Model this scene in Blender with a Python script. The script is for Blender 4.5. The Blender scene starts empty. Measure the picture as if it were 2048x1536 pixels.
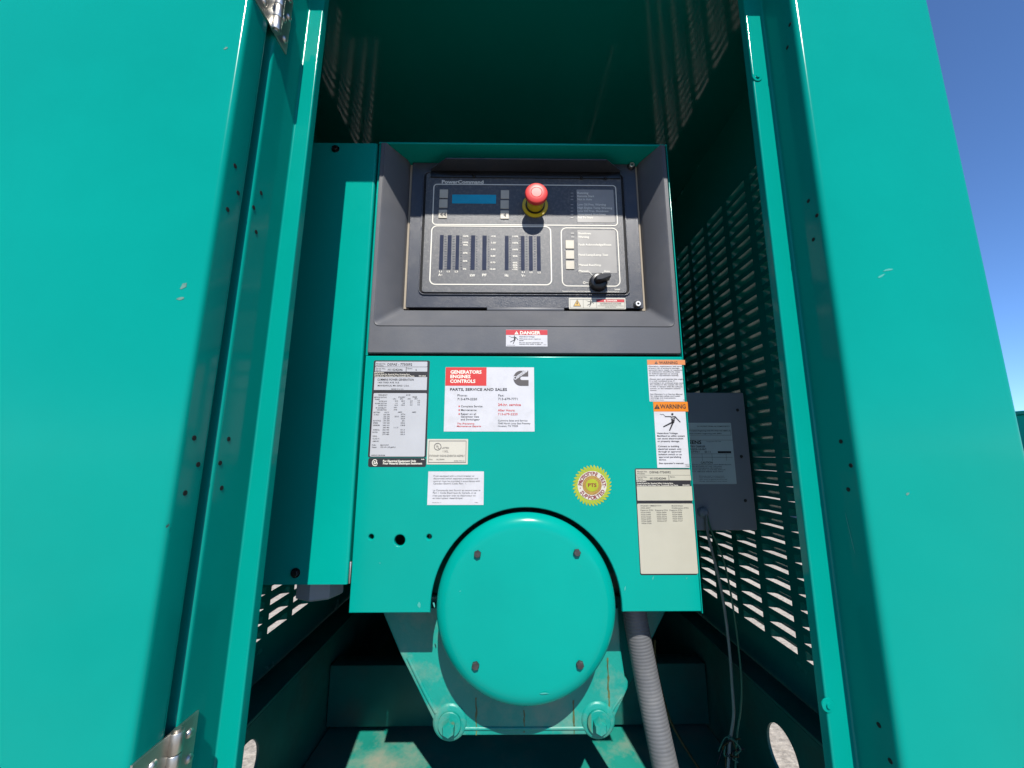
import bpy, bmesh, math, random
from mathutils import Vector, Matrix, Euler
random.seed(7)
R = math.radians
scene = bpy.context.scene
col = scene.collection
GROUND = -1.3                      # the lens is the origin of heights: the ground lies 1.3 m below it

# ------------------------------------------------------------------ camera
cam_d = bpy.data.cameras.new("camera")
cam_d.sensor_width = 36.0
cam_d.lens = 36.0 * 786.0 / 2048.0
cam_d.clip_start = 0.02
cam_d.clip_end = 4000
cam = bpy.data.objects.new("camera", cam_d)
col.objects.link(cam)
cam.location = (0, 0, 0)
cam.rotation_euler = (R(100.0), 0, R(-0.66))
scene.camera = cam
CAMROT = Euler(cam.rotation_euler).to_matrix()

# ------------------------------------------------------------------ sky and sun
SUN_TRAVEL = Vector((-0.12, 1.0, -1.05)).normalized()
world = bpy.data.worlds.new("World")
scene.world = world
world.use_nodes = True
wn = world.node_tree
bg = wn.nodes["Background"]
sky = wn.nodes.new("ShaderNodeTexSky")
sky.sky_type = 'NISHITA'
sky.sun_disc = False
sky.sun_elevation = math.asin(-SUN_TRAVEL.z)
sky.sun_rotation = math.atan2(-SUN_TRAVEL.x, -SUN_TRAVEL.y)
sky.altitude = 2500
sky.air_density = 1.0
sky.dust_density = 0.15
sky.ozone_density = 10.0
wn.links.new(sky.outputs[0], bg.inputs[0])
bg.inputs[1].default_value = 0.11

sun_d = bpy.data.lights.new("sun", 'SUN')
sun_d.energy = 4.6
sun_d.angle = R(0.5)
sun_d.color = (1.0, 0.955, 0.88)
sun = bpy.data.objects.new("sun", sun_d)
col.objects.link(sun)
sun.rotation_euler = SUN_TRAVEL.to_track_quat('-Z', 'Y').to_euler()
sun.location = (1, -6, 8)

vs = scene.view_settings
vs.view_transform = 'Standard'
vs.look = 'None'
vs.gamma = 1.0
vs.exposure = 1.0
scene.cycles.max_bounces = 10
scene.cycles.diffuse_bounces = 6
scene.cycles.glossy_bounces = 6
scene.cycles.use_denoising = True
scene.cycles.sample_clamp_indirect = 6.0

# ------------------------------------------------------------------ helpers: measuring
F = 786.0
def ray(px, py):
    return CAMROT @ Vector(((px - 1024.0) / F, (768.0 - py) / F, -1.0))
def at(px, py, Y):
    d = ray(px, py); return d * (Y / d.y)
def atx(px, py, X):
    d = ray(px, py); return d * (X / d.x)
def atz(px, py, Zz):
    d = ray(px, py); return d * (Zz / d.z)

# ------------------------------------------------------------------ helpers: materials
KA = 0.52                          # overall level of the paints and prints
def new_mat(name):
    m = bpy.data.materials.new(name); m.use_nodes = True
    return m, m.node_tree, m.node_tree.nodes["Principled BSDF"]

def mat(name, color, rough=0.5, metal=0.0, noise=0.0, scale=8.0, bump=0.0, bscale=200.0, coat=0.0, spec=0.5,
        dust=None, dust_amt=0.0, dust_scale=9.0, emis=None, rough_var=0.0, rough_hi=0.4):
    m, nt, p = new_mat(name)
    if metal < 0.5:
        color = tuple(c*KA for c in color)
        dust = tuple(c*KA for c in dust) if dust is not None else None
    N, L = nt.nodes, nt.links
    p.inputs["Roughness"].default_value = rough
    p.inputs["Metallic"].default_value = metal
    p.inputs["Specular IOR Level"].default_value = spec*0.7
    p.inputs["Coat Weight"].default_value = coat
    p.inputs["Coat Roughness"].default_value = 0.08
    c4 = (*color, 1)
    p.inputs["Base Color"].default_value = c4
    tc = N.new("ShaderNodeTexCoord")
    src = None
    if noise > 0:
        n = N.new("ShaderNodeTexNoise"); n.inputs["Scale"].default_value = scale; n.inputs["Detail"].default_value = 6
        L.new(tc.outputs["Object"], n.inputs["Vector"])
        mr = N.new("ShaderNodeMapRange"); mr.inputs["From Min"].default_value = 0.3; mr.inputs["From Max"].default_value = 0.7
        mr.inputs["To Min"].default_value = 1 - noise; mr.inputs["To Max"].default_value = 1 + noise
        L.new(n.outputs["Fac"], mr.inputs["Value"])
        mx = N.new("ShaderNodeVectorMath"); mx.operation = 'SCALE'
        mx.inputs[0].default_value = color
        L.new(mr.outputs[0], mx.inputs["Scale"])
        src = mx.outputs[0]
    if dust is not None:
        n2 = N.new("ShaderNodeTexNoise"); n2.inputs["Scale"].default_value = dust_scale; n2.inputs["Detail"].default_value = 9
        n2.inputs["Roughness"].default_value = 0.65
        L.new(tc.outputs["Object"], n2.inputs["Vector"])
        r2 = N.new("ShaderNodeMapRange"); r2.inputs["From Min"].default_value = 0.48; r2.inputs["From Max"].default_value = 0.72
        r2.inputs["To Max"].default_value = dust_amt
        L.new(n2.outputs["Fac"], r2.inputs["Value"])
        mix = N.new("ShaderNodeMix"); mix.data_type = 'RGBA'
        mix.inputs["B"].default_value = (*dust, 1)
        L.new(r2.outputs[0], mix.inputs["Factor"])
        if src: L.new(src, mix.inputs["A"])
        else: mix.inputs["A"].default_value = c4
        src = mix.outputs["Result"]
        ra = N.new("ShaderNodeMapRange"); ra.inputs["To Min"].default_value = rough; ra.inputs["To Max"].default_value = min(1, rough + rough_hi)
        L.new(r2.outputs[0], ra.inputs["Value"]); L.new(ra.outputs[0], p.inputs["Roughness"])
    elif rough_var > 0:
        n3 = N.new("ShaderNodeTexNoise"); n3.inputs["Scale"].default_value = 14; n3.inputs["Detail"].default_value = 5
        L.new(tc.outputs["Object"], n3.inputs["Vector"])
        r3 = N.new("ShaderNodeMapRange"); r3.inputs["From Min"].default_value = 0.3; r3.inputs["From Max"].default_value = 0.7
        r3.inputs["To Min"].default_value = max(0.02, rough - rough_var); r3.inputs["To Max"].default_value = rough + rough_var
        L.new(n3.outputs["Fac"], r3.inputs["Value"]); L.new(r3.outputs[0], p.inputs["Roughness"])
    if src: L.new(src, p.inputs["Base Color"])
    if bump > 0:
        nb = N.new("ShaderNodeTexNoise"); nb.inputs["Scale"].default_value = bscale; nb.inputs["Detail"].default_value = 3
        L.new(tc.outputs["Object"], nb.inputs["Vector"])
        b = N.new("ShaderNodeBump"); b.inputs["Strength"].default_value = bump; b.inputs["Distance"].default_value = 0.002
        L.new(nb.outputs["Fac"], b.inputs["Height"]); L.new(b.outputs[0], p.inputs["Normal"])
    if emis:
        p.inputs["Emission Color"].default_value = (*emis[0], 1); p.inputs["Emission Strength"].default_value = emis[1]
    return m

def stained(m, color=(0.10, 0.075, 0.02), scale=(30, 30, 1.2), amt=0.8, lo=0.66, hi=0.74):
    """thin vertical run marks over a material"""
    nt = m.node_tree; N, L = nt.nodes, nt.links
    p = N["Principled BSDF"]
    tc = N.new("ShaderNodeTexCoord"); mp = N.new("ShaderNodeMapping"); mp.inputs["Scale"].default_value = scale
    L.new(tc.outputs["Object"], mp.inputs["Vector"])
    n = N.new("ShaderNodeTexNoise"); n.inputs["Scale"].default_value = 1.0; n.inputs["Detail"].default_value = 2
    L.new(mp.outputs[0], n.inputs["Vector"])
    r = N.new("ShaderNodeMapRange"); r.inputs["From Min"].default_value = lo; r.inputs["From Max"].default_value = hi
    r.inputs["To Max"].default_value = amt
    L.new(n.outputs["Fac"], r.inputs["Value"])
    mix = N.new("ShaderNodeMix"); mix.data_type = 'RGBA'; mix.inputs["B"].default_value = (*color, 1)
    L.new(r.outputs[0], mix.inputs["Factor"])
    old = p.inputs["Base Color"].links
    if old: L.new(old[0].from_socket, mix.inputs["A"])
    else: mix.inputs["A"].default_value = p.inputs["Base Color"].default_value
    L.new(mix.outputs["Result"], p.inputs["Base Color"])
    return m

TEAL = (0.0008, 0.335, 0.274)
TEAL2 = (0.0008, 0.378, 0.314)
M = {}
M['paint'] = mat('teal_paint', TEAL, 0.12, spec=0.17, noise=0.05, scale=2.2, bump=0.2, bscale=7, dust=(0.001, 0.375, 0.308), dust_amt=0.7, dust_scale=2.6, rough_hi=0.10)
M['paint_in'] = mat('teal_paint_inside_shaded', tuple(c*0.72 for c in TEAL), 0.22, spec=0.5, noise=0.06, scale=4, bump=0.02, rough_var=0.06)  # same teal scaled down, so interior shade is partly in the colour
M['panel'] = mat('teal_panel_paint', TEAL2, 0.16, spec=0.19, noise=0.05, scale=4, bump=0.04, bscale=14, dust=(0.001, 0.415, 0.34), dust_amt=0.6, dust_scale=5, rough_hi=0.10)
M['rail'] = mat('teal_rail_shaded', (0.005, 0.150, 0.122), 0.45, noise=0.2, scale=9, bump=0.15, bscale=80, dust=(0.10, 0.095, 0.075), dust_amt=0.6, dust_scale=7)  # teal darkened to stand in for shade on the rails, with random dull mottling
M['roof'] = mat('teal_paint_ceiling_shaded', tuple(c*0.70 for c in TEAL), 0.07, spec=0.8, noise=0.05, scale=4, rough_var=0.03)  # teal scaled down to deepen the ceiling's shade, kept very glossy
M['cast'] = stained(mat('teal_paint_dusty', (0.004, 0.33, 0.27), 0.4, noise=0.1, scale=10, bump=0.25, bscale=120, dust=(0.40, 0.37, 0.28), dust_amt=0.45, dust_scale=14))
M['floor'] = mat('teal_floor_dirty', (0.012, 0.30, 0.235), 0.5, noise=0.15, scale=8, bump=0.2, bscale=90, dust=(0.42, 0.36, 0.27), dust_amt=0.8, dust_scale=6)
M['bezel'] = mat('charcoal_moulding', (0.116, 0.121, 0.137), 0.42, noise=0.12, scale=6, bump=0.06, bscale=400, dust=(0.22, 0.21, 0.20), dust_amt=0.25, dust_scale=7)
M['plate'] = mat('dark_textured_plate', (0.050, 0.057, 0.076), 0.30, noise=0.1, scale=8, bump=0.25, bscale=900, dust=(0.25, 0.23, 0.2), dust_amt=0.15, dust_scale=30)
M['membrane'] = mat('grey_membrane', (0.088, 0.093, 0.104), 0.34, noise=0.10, scale=6, bump=0.25, bscale=1400, dust=(0.40, 0.37, 0.33), dust_amt=0.30, dust_scale=160)
M['window'] = mat('pale_window', (0.40, 0.385, 0.36), 0.30, noise=0.10, scale=20)
M['bar'] = mat('bar_window', (0.040, 0.045, 0.072), 0.15, noise=0.15, scale=30)
M['button'] = mat('cream_button', (0.62, 0.57, 0.46), 0.4, noise=0.06, scale=60)
M['white'] = mat('white_ink', (0.95, 0.91, 0.80), 0.5)
M['lcd'] = mat('lcd_blue', (0.006, 0.40, 0.60), 0.12, noise=0.15, scale=25)
M['black'] = mat('black_plastic', (0.012, 0.012, 0.014), 0.32, noise=0.1)
M['dark'] = mat('void_shade', (0.004, 0.004, 0.005), 0.8)  # near-black colour standing in for shade inside holes, grooves and gaps
M['gasket'] = mat('beige_gasket', (0.42, 0.36, 0.28), 0.8, noise=0.1)
M['steel'] = mat('worn_steel', (0.50, 0.48, 0.44), 0.36, metal=1.0, noise=0.25, scale=22, bump=0.2, bscale=70, dust=(0.16, 0.11, 0.07), dust_amt=0.35, dust_scale=30)
M['bolt'] = mat('dark_bolt', (0.055, 0.055, 0.056), 0.42, metal=0.6, noise=0.3, scale=120)
M['red'] = mat('red_plastic', (0.82, 0.055, 0.050), 0.42, noise=0.06)
M['yellow'] = mat('yellow_plastic', (0.85, 0.62, 0.02), 0.35, noise=0.06)
M['paper'] = mat('white_vinyl', (0.70, 0.70, 0.74), 0.4, noise=0.04, scale=30, dust=(0.42, 0.42, 0.42), dust_amt=0.3, dust_scale=45, rough_hi=0.1)
M['cream'] = mat('cream_vinyl', (0.68, 0.65, 0.56), 0.45, noise=0.03, scale=30)
M['silver'] = mat('silver_vinyl', (0.56, 0.57, 0.60), 0.35, noise=0.03, scale=30)
M['old'] = mat('aged_vinyl', (0.56, 0.54, 0.44), 0.45, noise=0.04, scale=20)
M['ink'] = mat('black_ink', (0.022, 0.020, 0.024), 0.5)
M['greyink'] = mat('grey_ink', (0.10, 0.09, 0.09), 0.5)
M['redink'] = mat('red_ink', (0.68, 0.035, 0.030), 0.45)
M['dangerred'] = mat('danger_red', (0.62, 0.03, 0.04), 0.4)
M['orange'] = mat('orange_ink', (0.80, 0.24, 0.006), 0.4)
M['paleorange'] = mat('pale_orange_ink', (0.76, 0.28, 0.10), 0.4)
M['lime'] = mat('lime_foil', (0.42, 0.48, 0.02), 0.4, noise=0.1, scale=60)
M['maroon'] = mat('maroon_ink', (0.25, 0.012, 0.025), 0.5)
M['brown'] = mat('brown_ink', (0.11, 0.05, 0.01), 0.5)
M['amber'] = mat('amber_ink', (0.74, 0.46, 0.10), 0.45)
M['conduit'] = mat('grey_conduit', (0.150, 0.156, 0.168), 0.5, noise=0.08, scale=30, dust=(0.34, 0.33, 0.31), dust_amt=0.3, dust_scale=16)
M['cable'] = mat('cable_grey', (0.30, 0.36, 0.34), 0.45)
M['cablegreen'] = mat('cable_green', (0.07, 0.26, 0.17), 0.45)
M['wire'] = mat('yellow_wire', (0.085, 0.055, 0.006), 0.6)  # yellow darkened so the wire looks unlit
M['charger'] = mat('slate_enamel', (0.34, 0.40, 0.48), 0.45, noise=0.06)
M['chargerlabel'] = mat('grey_label', (0.8, 1.0, 1.05), 0.4)
M['rock'] = mat('soil', (0.3, 0.27, 0.22), 0.9)
M['chip'] = mat('bare_primer', (0.12, 0.28, 0.23), 0.7, noise=0.2, scale=200)
M['scratch'] = mat('pale_scuff', (0.06, 0.42, 0.36), 0.6)
M['oil'] = mat('oil_run', (0.11, 0.14, 0.05), 0.45, noise=0.5, scale=40)

# concrete ground
gm, nt, p = new_mat('concrete')
N, L = nt.nodes, nt.links
tc = N.new("ShaderNodeTexCoord")
n1 = N.new("ShaderNodeTexNoise"); n1.inputs["Scale"].default_value = 0.6; n1.inputs["Detail"].default_value = 8
n2 = N.new("ShaderNodeTexNoise"); n2.inputs["Scale"].default_value = 55; n2.inputs["Detail"].default_value = 4
L.new(tc.outputs["Object"], n1.inputs["Vector"]); L.new(tc.outputs["Object"], n2.inputs["Vector"])
cr = N.new("ShaderNodeValToRGB")
cr.color_ramp.elements[0].position = 0.38; cr.color_ramp.elements[0].color = (0.165, 0.145, 0.122, 1)
cr.color_ramp.elements[1].position = 0.62; cr.color_ramp.elements[1].color = (0.335, 0.30, 0.255, 1)
ad = N.new("ShaderNodeMath"); ad.operation = 'MULTIPLY_ADD'; ad.inputs[1].default_value = 0.5
L.new(n1.outputs["Fac"], ad.inputs[0])
mu = N.new("ShaderNodeMath"); mu.operation = 'MULTIPLY'; mu.inputs[1].default_value = 0.55
L.new(n2.outputs["Fac"], mu.inputs[0]); L.new(mu.outputs[0], ad.inputs[2])
L.new(ad.outputs[0], cr.inputs[0]); L.new(cr.outputs[0], p.inputs["Base Color"])
p.inputs["Roughness"].default_value = 0.9
bp = N.new("ShaderNodeBump"); bp.inputs["Strength"].default_value = 0.6; bp.inputs["Distance"].default_value = 0.01
L.new(n2.outputs["Fac"], bp.inputs["Height"]); L.new(bp.outputs[0], p.inputs["Normal"])
M['concrete'] = gm

# ------------------------------------------------------------------ helpers: objects
ORIGIN = {}
def thing(name, label, cat, loc, group=None):
    o = bpy.data.objects.new(name, None); col.objects.link(o)
    o.empty_display_size = 0.05
    o.location = loc; o['label'] = label; o['category'] = cat
    if group: o['group'] = group
    ORIGIN[o.name] = Vector(loc)
    return o

def base_of(o):
    while o is not None and o.parent is not None: o = o.parent
    return ORIGIN.get(o.name, Vector((0, 0, 0))) if o is not None else Vector((0, 0, 0))

def link_mesh(name, me, m, parent=None, smooth=None, label=None, kind=None):
    """me is in world coordinates; it becomes one object, a child of parent"""
    me.name = name
    if m is not None:
        me.materials.clear(); me.materials.append(M[m] if isinstance(m, str) else m)
    if smooth is not None:
        me.polygons.foreach_set("use_smooth", [True] * len(me.polygons))
        me.set_sharp_from_angle(angle=R(smooth))
    o = bpy.data.objects.new(name, me); col.objects.link(o)
    if parent is not None:
        me.transform(Matrix.Translation(-base_of(parent)))
        o.parent = parent
    if label: o['label'] = label
    if kind: o['kind'] = kind
    return o

def copy_at(src, shift, parent=None, name=None):
    """another piece like src, sharing its mesh, moved by shift"""
    o = src.copy(); col.objects.link(o)
    o.parent = parent if parent is not None else src.parent
    o.location = Vector(src.location) + Vector(shift)
    return o

def mesh_from(verts, faces):
    me = bpy.data.meshes.new("m"); me.from_pydata([tuple(v) for v in verts], [], faces); me.update()
    return me

def bm_mesh(bm):
    bmesh.ops.recalc_face_normals(bm, faces=bm.faces[:])
    me = bpy.data.meshes.new("m"); bm.to_mesh(me); bm.free(); return me

def box_mesh(x0, x1, y0, y1, z0, z1, bevel=0.0, seg=2):
    bm = bmesh.new()
    bmesh.ops.create_cube(bm, size=1.0, matrix=Matrix.Translation(((x0+x1)/2, (y0+y1)/2, (z0+z1)/2)) @ Matrix.Diagonal((abs(x1-x0), abs(y1-y0), abs(z1-z0), 1)))
    if bevel > 0:
        bmesh.ops.bevel(bm, geom=bm.edges[:], offset=bevel, segments=seg, profile=0.5, affect='EDGES')
    return bm_mesh(bm)

def box(name, m, parent, x0, x1, y0, y1, z0, z1, bevel=0.0, seg=2, **k):
    return link_mesh(name, box_mesh(x0, x1, y0, y1, z0, z1, bevel, seg), m, parent, 35 if bevel else None, **k)

def rrect(x0, x1, z0, z1, r=0.0, n=6):
    if r <= 0: return [(x0, z0), (x1, z0), (x1, z1), (x0, z1)]
    pts = []
    for cx, cz, a0 in ((x1-r, z0+r, -90), (x1-r, z1-r, 0), (x0+r, z1-r, 90), (x0+r, z0+r, 180)):
        for i in range(n+1):
            a = R(a0 + 90*i/n); pts.append((cx + r*math.cos(a), cz + r*math.sin(a)))
    return pts
def circle(cx, cz, r, n=32):
    return [(cx + r*math.cos(2*math.pi*i/n), cz + r*math.sin(2*math.pi*i/n)) for i in range(n)]

def flat_shape(outer, holes=(), thick=0.001, bevel=0.0):
    """a plate with holes in the local XY plane, front towards +Z, centred on z = 0"""
    cu = bpy.data.curves.new("c", 'CURVE'); cu.dimensions = '2D'; cu.fill_mode = 'BOTH'
    cu.extrude = max(thick/2 - bevel, 0.00001); cu.bevel_depth = bevel; cu.bevel_resolution = 2; cu.offset = -bevel
    for pts in [outer] + list(holes):
        s = cu.splines.new('POLY'); s.points.add(len(pts)-1); s.use_cyclic_u = True
        for q, (a, b) in zip(s.points, pts): q.co = (a, b, 0, 1)
    ob = bpy.data.objects.new("c", cu)
    me = bpy.data.meshes.new_from_object(ob)
    bpy.data.objects.remove(ob); bpy.data.curves.remove(cu)
    return me

FACE_Y = Matrix(((1, 0, 0, 0), (0, 0, -1, 0), (0, 1, 0, 0), (0, 0, 0, 1)))     # local (x, y, z) -> (x, -z, y): front faces the lens side
def plate(name, m, parent, outer, Y, thick=0.002, holes=(), bevel=0.0, **k):
    """upright sheet whose front face lies at depth Y"""
    me = flat_shape(outer, holes, thick, bevel)
    me.transform(Matrix.Translation((0, Y + thick/2, 0)) @ FACE_Y)
    return link_mesh(name, me, m, parent, 30, **k)

def sheet(name, m, parent, prof, z0, z1, r=0.004, thick=None, smooth=40, **k):
    """a folded sheet: the plan outline prof [(x, y) ...] with rounded folds of radius r, standing from z0 to z1"""
    pts = []
    n = len(prof)
    for i, pnt in enumerate(prof):
        if i in (0, n-1): pts.append(Vector(pnt)); continue
        p0, p1, p2 = Vector(prof[i-1]), Vector(pnt), Vector(prof[i+1])
        a, b = (p0-p1), (p2-p1)
        d = min(r[i] if isinstance(r, (list, tuple)) else r, a.length*0.45, b.length*0.45)
        A, B = p1 + a.normalized()*d, p1 + b.normalized()*d
        for j in range(7):
            t = j/6; pts.append((1-t)**2*A + 2*t*(1-t)*p1 + t*t*B)
    zs = [z0, z1]
    V = [(q.x, q.y, z) for z in zs for q in pts]
    c = len(pts)
    Fc = [(i, i+1, c+i+1, c+i) for i in range(c-1)]
    return link_mesh(name, mesh_from(V, Fc), m, parent, smooth, **k)

def lathe_mesh(prof, n=48, axis='Y', center=(0, 0, 0)):
    """prof: [(radius, along)]"""
    V, Fc = [], []
    for rr, h in prof:
        for i in range(n):
            a = 2*math.pi*i/n
            c, s = rr*math.cos(a), rr*math.sin(a)
            v = (c, h, s) if axis == 'Y' else ((c, s, h) if axis == 'Z' else (h, c, s))
            V.append((v[0]+center[0], v[1]+center[1], v[2]+center[2]))
    for k in range(len(prof)-1):
        for i in range(n):
            j = (i+1) % n
            Fc.append((k*n+i, k*n+j, (k+1)*n+j, (k+1)*n+i))
    if prof[0][0] > 1e-6: Fc.append(tuple(range(n)))
    if prof[-1][0] > 1e-6: Fc.append(tuple(range((len(prof)-1)*n, len(prof)*n)))
    bm = bmesh.new(); me = mesh_from(V, Fc); bm.from_mesh(me)
    bmesh.ops.remove_doubles(bm, verts=bm.verts[:], dist=1e-6)
    return bm_mesh(bm)
def lathe(name, m, parent, prof, center, axis='Y', n=48, smooth=35, **k):
    return link_mesh(name, lathe_mesh(prof, n, axis, center), m, parent, smooth, **k)

def smooth_path(pts, n=10):
    P = [Vector(p) for p in pts]; out = []
    for i in range(len(P)-1):
        p0 = P[max(i-1, 0)]; p1 = P[i]; p2 = P[i+1]; p3 = P[min(i+2, len(P)-1)]
        for j in range(n):
            t = j/n
            out.append(0.5*((2*p1) + (p2-p0)*t + (2*p0-5*p1+4*p2-p3)*t*t + (3*p1-p0-3*p2+p3)*t**3))
    out.append(P[-1]); return out
def tube_mesh(path, rad, n=10):
    """rad: number or function of index"""
    V, Fc = [], []
    m = len(path)
    for i, q in enumerate(path):
        t = (path[min(i+1, m-1)] - path[max(i-1, 0)]).normalized()
        u = t.cross(Vector((0, 1, 0.01))).normalized(); w = t.cross(u)
        r_ = rad(i) if callable(rad) else rad
        for k in range(n):
            a = 2*math.pi*k/n; V.append(q + r_*(math.cos(a)*u + math.sin(a)*w))
    for i in range(m-1):
        for k in range(n):
            j = (k+1) % n; Fc.append((i*n+k, i*n+j, (i+1)*n+j, (i+1)*n+k))
    Fc.append(tuple(range(n))[::-1]); Fc.append(tuple(range((m-1)*n, m*n)))
    bm = bmesh.new(); bm.from_mesh(mesh_from(V, Fc)); return bm_mesh(bm)

def hexbolt_mesh(c, r_af, h, wr=0.0, wt=0.002, flange_n=24, turn=0.0):
    """hex head pointing to -Y at centre c on its seat, with a washer"""
    bm = bmesh.new()
    parts = []
    if wr > 0: parts.append(([(0, -wt), (wr*0.97, -wt), (wr, -wt*0.6), (wr, 0)], flange_n))
    for prof, n in parts:
        me = lathe_mesh(prof, n, 'Y', c); bm.from_mesh(me)
    prof = [(0, -wt-h), (r_af*0.86, -wt-h), (r_af, -wt-h*0.82), (r_af, -wt)]
    me = lathe_mesh(prof, 6, 'Y', (0, 0, 0)); me.transform(Matrix.Translation(c) @ Matrix.Rotation(turn, 4, 'Y')); bm.from_mesh(me)
    return bm_mesh(bm)

# ------------------------------------------------------------------ helpers: print on labels
def text_raw(s, bold=0.0, italic=False):
    cu = bpy.data.curves.new("t", 'FONT'); cu.body = s; cu.size = 1.0; cu.resolution_u = 2; cu.offset = bold
    cu.fill_mode = 'FRONT'
    if italic: cu.shear = 0.25
    ob = bpy.data.objects.new("t", cu)
    me = bpy.data.meshes.new_from_object(ob)
    bpy.data.objects.remove(ob); bpy.data.curves.remove(cu)
    V = [v.co.copy() for v in me.vertices]; Fc = [tuple(q.vertices) for q in me.polygons]
    bpy.data.meshes.remove(me)
    return V, Fc
_capV, _ = text_raw("H")
CAP = max(v.y for v in _capV)

class Print:
    """flat print at depth Y, measured in an enlarged crop of the picture: crop corner (ox, oy), enlargement s"""
    def __init__(self, parent, Y, ox=0, oy=0, s=1.0):
        self.parent, self.Y, self.ox, self.oy, self.s = parent, Y, ox, oy, s
        self.data = {}
    def P(self, x, y):
        w = at(self.ox + x/self.s, self.oy + y/self.s, self.Y); return w.x, w.z
    def add(self, m, V, Fc, lift=0, name='lettering'):
        d = self.data.setdefault((name, m), ([], []))
        n = len(d[0]); d[0].extend([(x, self.Y - 0.0002*lift, z) for x, z in V]); d[1].extend([tuple(i+n for i in f) for f in Fc])
    def text(self, s, x0, x1, y, h, m='ink', bold=0.0, italic=False, lift=1, name='lettering'):
        V, Fc = text_raw(s, bold, italic)
        if not V: return
        X0, Z0 = self.P(x0, y); X1, Z1 = self.P(x1, y); Zt = self.P((x0+x1)/2, y-h)[1]; Zb = self.P((x0+x1)/2, y)[1]
        a, b = min(v.x for v in V), max(v.x for v in V)
        sx = (X1-X0)/max(b-a, 1e-6); sz = (Zt-Zb)/CAP
        self.add(m, [(X0+(v.x-a)*sx, Zb+v.y*sz) for v in V], Fc, lift, name)
    def rect(self, x0, y0, x1, y1, m, lift=0, r=0.0, name='print_block'):
        xm, ym = (x0+x1)/2, (y0+y1)/2
        X0, X1 = self.P(x0, ym)[0], self.P(x1, ym)[0]; Zt, Zb = self.P(xm, y0)[1], self.P(xm, y1)[1]
        pts = rrect(X0, X1, Zb, Zt, r)
        self.add(m, pts, [tuple(range(len(pts)))], lift, name)
        return X0, X1, Zb, Zt
    def poly(self, pts, m, lift=1, name='pictogram'):
        self.add(m, [self.P(*q) for q in pts], [tuple(range(len(pts)))[::-1]], lift, name)
    def seg(self, x0, y0, x1, y1, w0, m, w1=None, lift=1, name='pictogram'):
        w1 = w0 if w1 is None else w1
        dx, dy = x1-x0, y1-y0; l = math.hypot(dx, dy); nx, ny = -dy/l, dx/l
        self.poly([(x0+nx*w0/2, y0+ny*w0/2), (x1+nx*w1/2, y1+ny*w1/2), (x1-nx*w1/2, y1-ny*w1/2), (x0-nx*w0/2, y0-ny*w0/2)], m, lift, name)
    def disc(self, x, y, r, m, lift=1, n=20, name='pictogram'):
        self.poly([(x+r*math.cos(2*math.pi*i/n), y+r*math.sin(2*math.pi*i/n)) for i in range(n)], m, lift, name)
    def ring(self, x, y, r0, r1, m, lift=1, n=40, name='pictogram'):
        V, Fc = [], []
        for i in range(n):
            a = 2*math.pi*i/n
            V.append(self.P(x+r0*math.cos(a), y+r0*math.sin(a))); V.append(self.P(x+r1*math.cos(a), y+r1*math.sin(a)))
        for i in range(n):
            j = (i+1) % n; Fc.append((2*i, 2*i+1, 2*j+1, 2*j))
        self.add(m, V, Fc, lift, name)
    def frame(self, x0, y0, x1, y1, w, m, r=0.0, lift=1, name='printed_line'):
        """outline of a rounded rectangle, line width w (crop pixels)"""
        xm, ym = (x0+x1)/2, (y0+y1)/2
        X0, X1 = self.P(x0, ym)[0], self.P(x1, ym)[0]; Zt, Zb = self.P(xm, y0)[1], self.P(xm, y1)[1]
        W = abs(self.P(xm+w, ym)[0]-self.P(xm, ym)[0])
        A = rrect(X0, X1, Zb, Zt, max(r, 1e-5), 8); B = rrect(X0+W, X1-W, Zb+W, Zt-W, max(r-W, 1e-6), 8)
        n = len(A); V = A+B; Fc = [(i, (i+1) % n, n+(i+1) % n, n+i) for i in range(n)]
        self.add(m, V, Fc, lift, name)
    def man(self, x, y, k, m, lift=1):
        """person falling back from an arc, for the shock hazard sign; (x, y) the head, k its scale"""
        S = lambda a, b, c, d, w0, w1=None: self.seg(x+a*k, y+b*k, x+c*k, y+d*k, w0*k, m, w1*k if w1 else None, lift)
        self.disc(x, y, 9*k, m, lift)
        self.poly([(x+q*k, y+w*k) for q, w in ((-14, 16), (24, 15), (18, 52), (14, 68), (-6, 68), (-8, 46))], m, lift)
        S(-12, 19, -58, 18, 7, 6); S(20, 18, 62, 62, 9, 7)
        S(2, 62, -70, 98, 12, 9); S(6, 62, -22, 128, 13, 9)
        S(-58, 14, -72, 0, 3); S(-72, 0, -84, 4, 3); S(-84, 4, -96, -2, 3)
    def triangle(self, x, y, w, h, m, mark, lift=1):
        self.poly([(x, y-h), (x+w/2, y), (x-w/2, y)], m, lift)
        if mark:
            self.seg(x, y-h*0.68, x, y-h*0.30, w*0.10, mark, w*0.07, lift+1)
            self.disc(x, y-h*0.15, w*0.055, mark, lift+1, 10)
    def done(self):
        for (name, m), (V, Fc) in self.data.items():
            link_mesh(name, mesh_from(V, Fc), m, self.parent, kind='stuff' if name in ('lettering', 'scale_ticks', 'printed_line') else None)

def sticker(name, label, m, parent, Y, ox, oy, s, x0, y0, x1, y1, r=0.0, thick=0.0004):
    """a vinyl label on a surface at depth Y; returns its print layer"""
    pr = Print(None, Y, ox, oy, s)
    xm, ym = (x0+x1)/2, (y0+y1)/2
    X0, X1 = pr.P(x0, ym)[0], pr.P(x1, ym)[0]; Zt, Zb = pr.P(xm, y0)[1], pr.P(xm, y1)[1]
    X1 = min(X1, 0.3192) if abs(Y-Y0) < 0.001 else X1
    o = plate(name, m, parent, rrect(X0, X1, Zb, Zt, r), Y - thick, thick, label=label)
    pr.parent = o; pr.Y = Y - thick - 0.0002
    return pr

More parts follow.
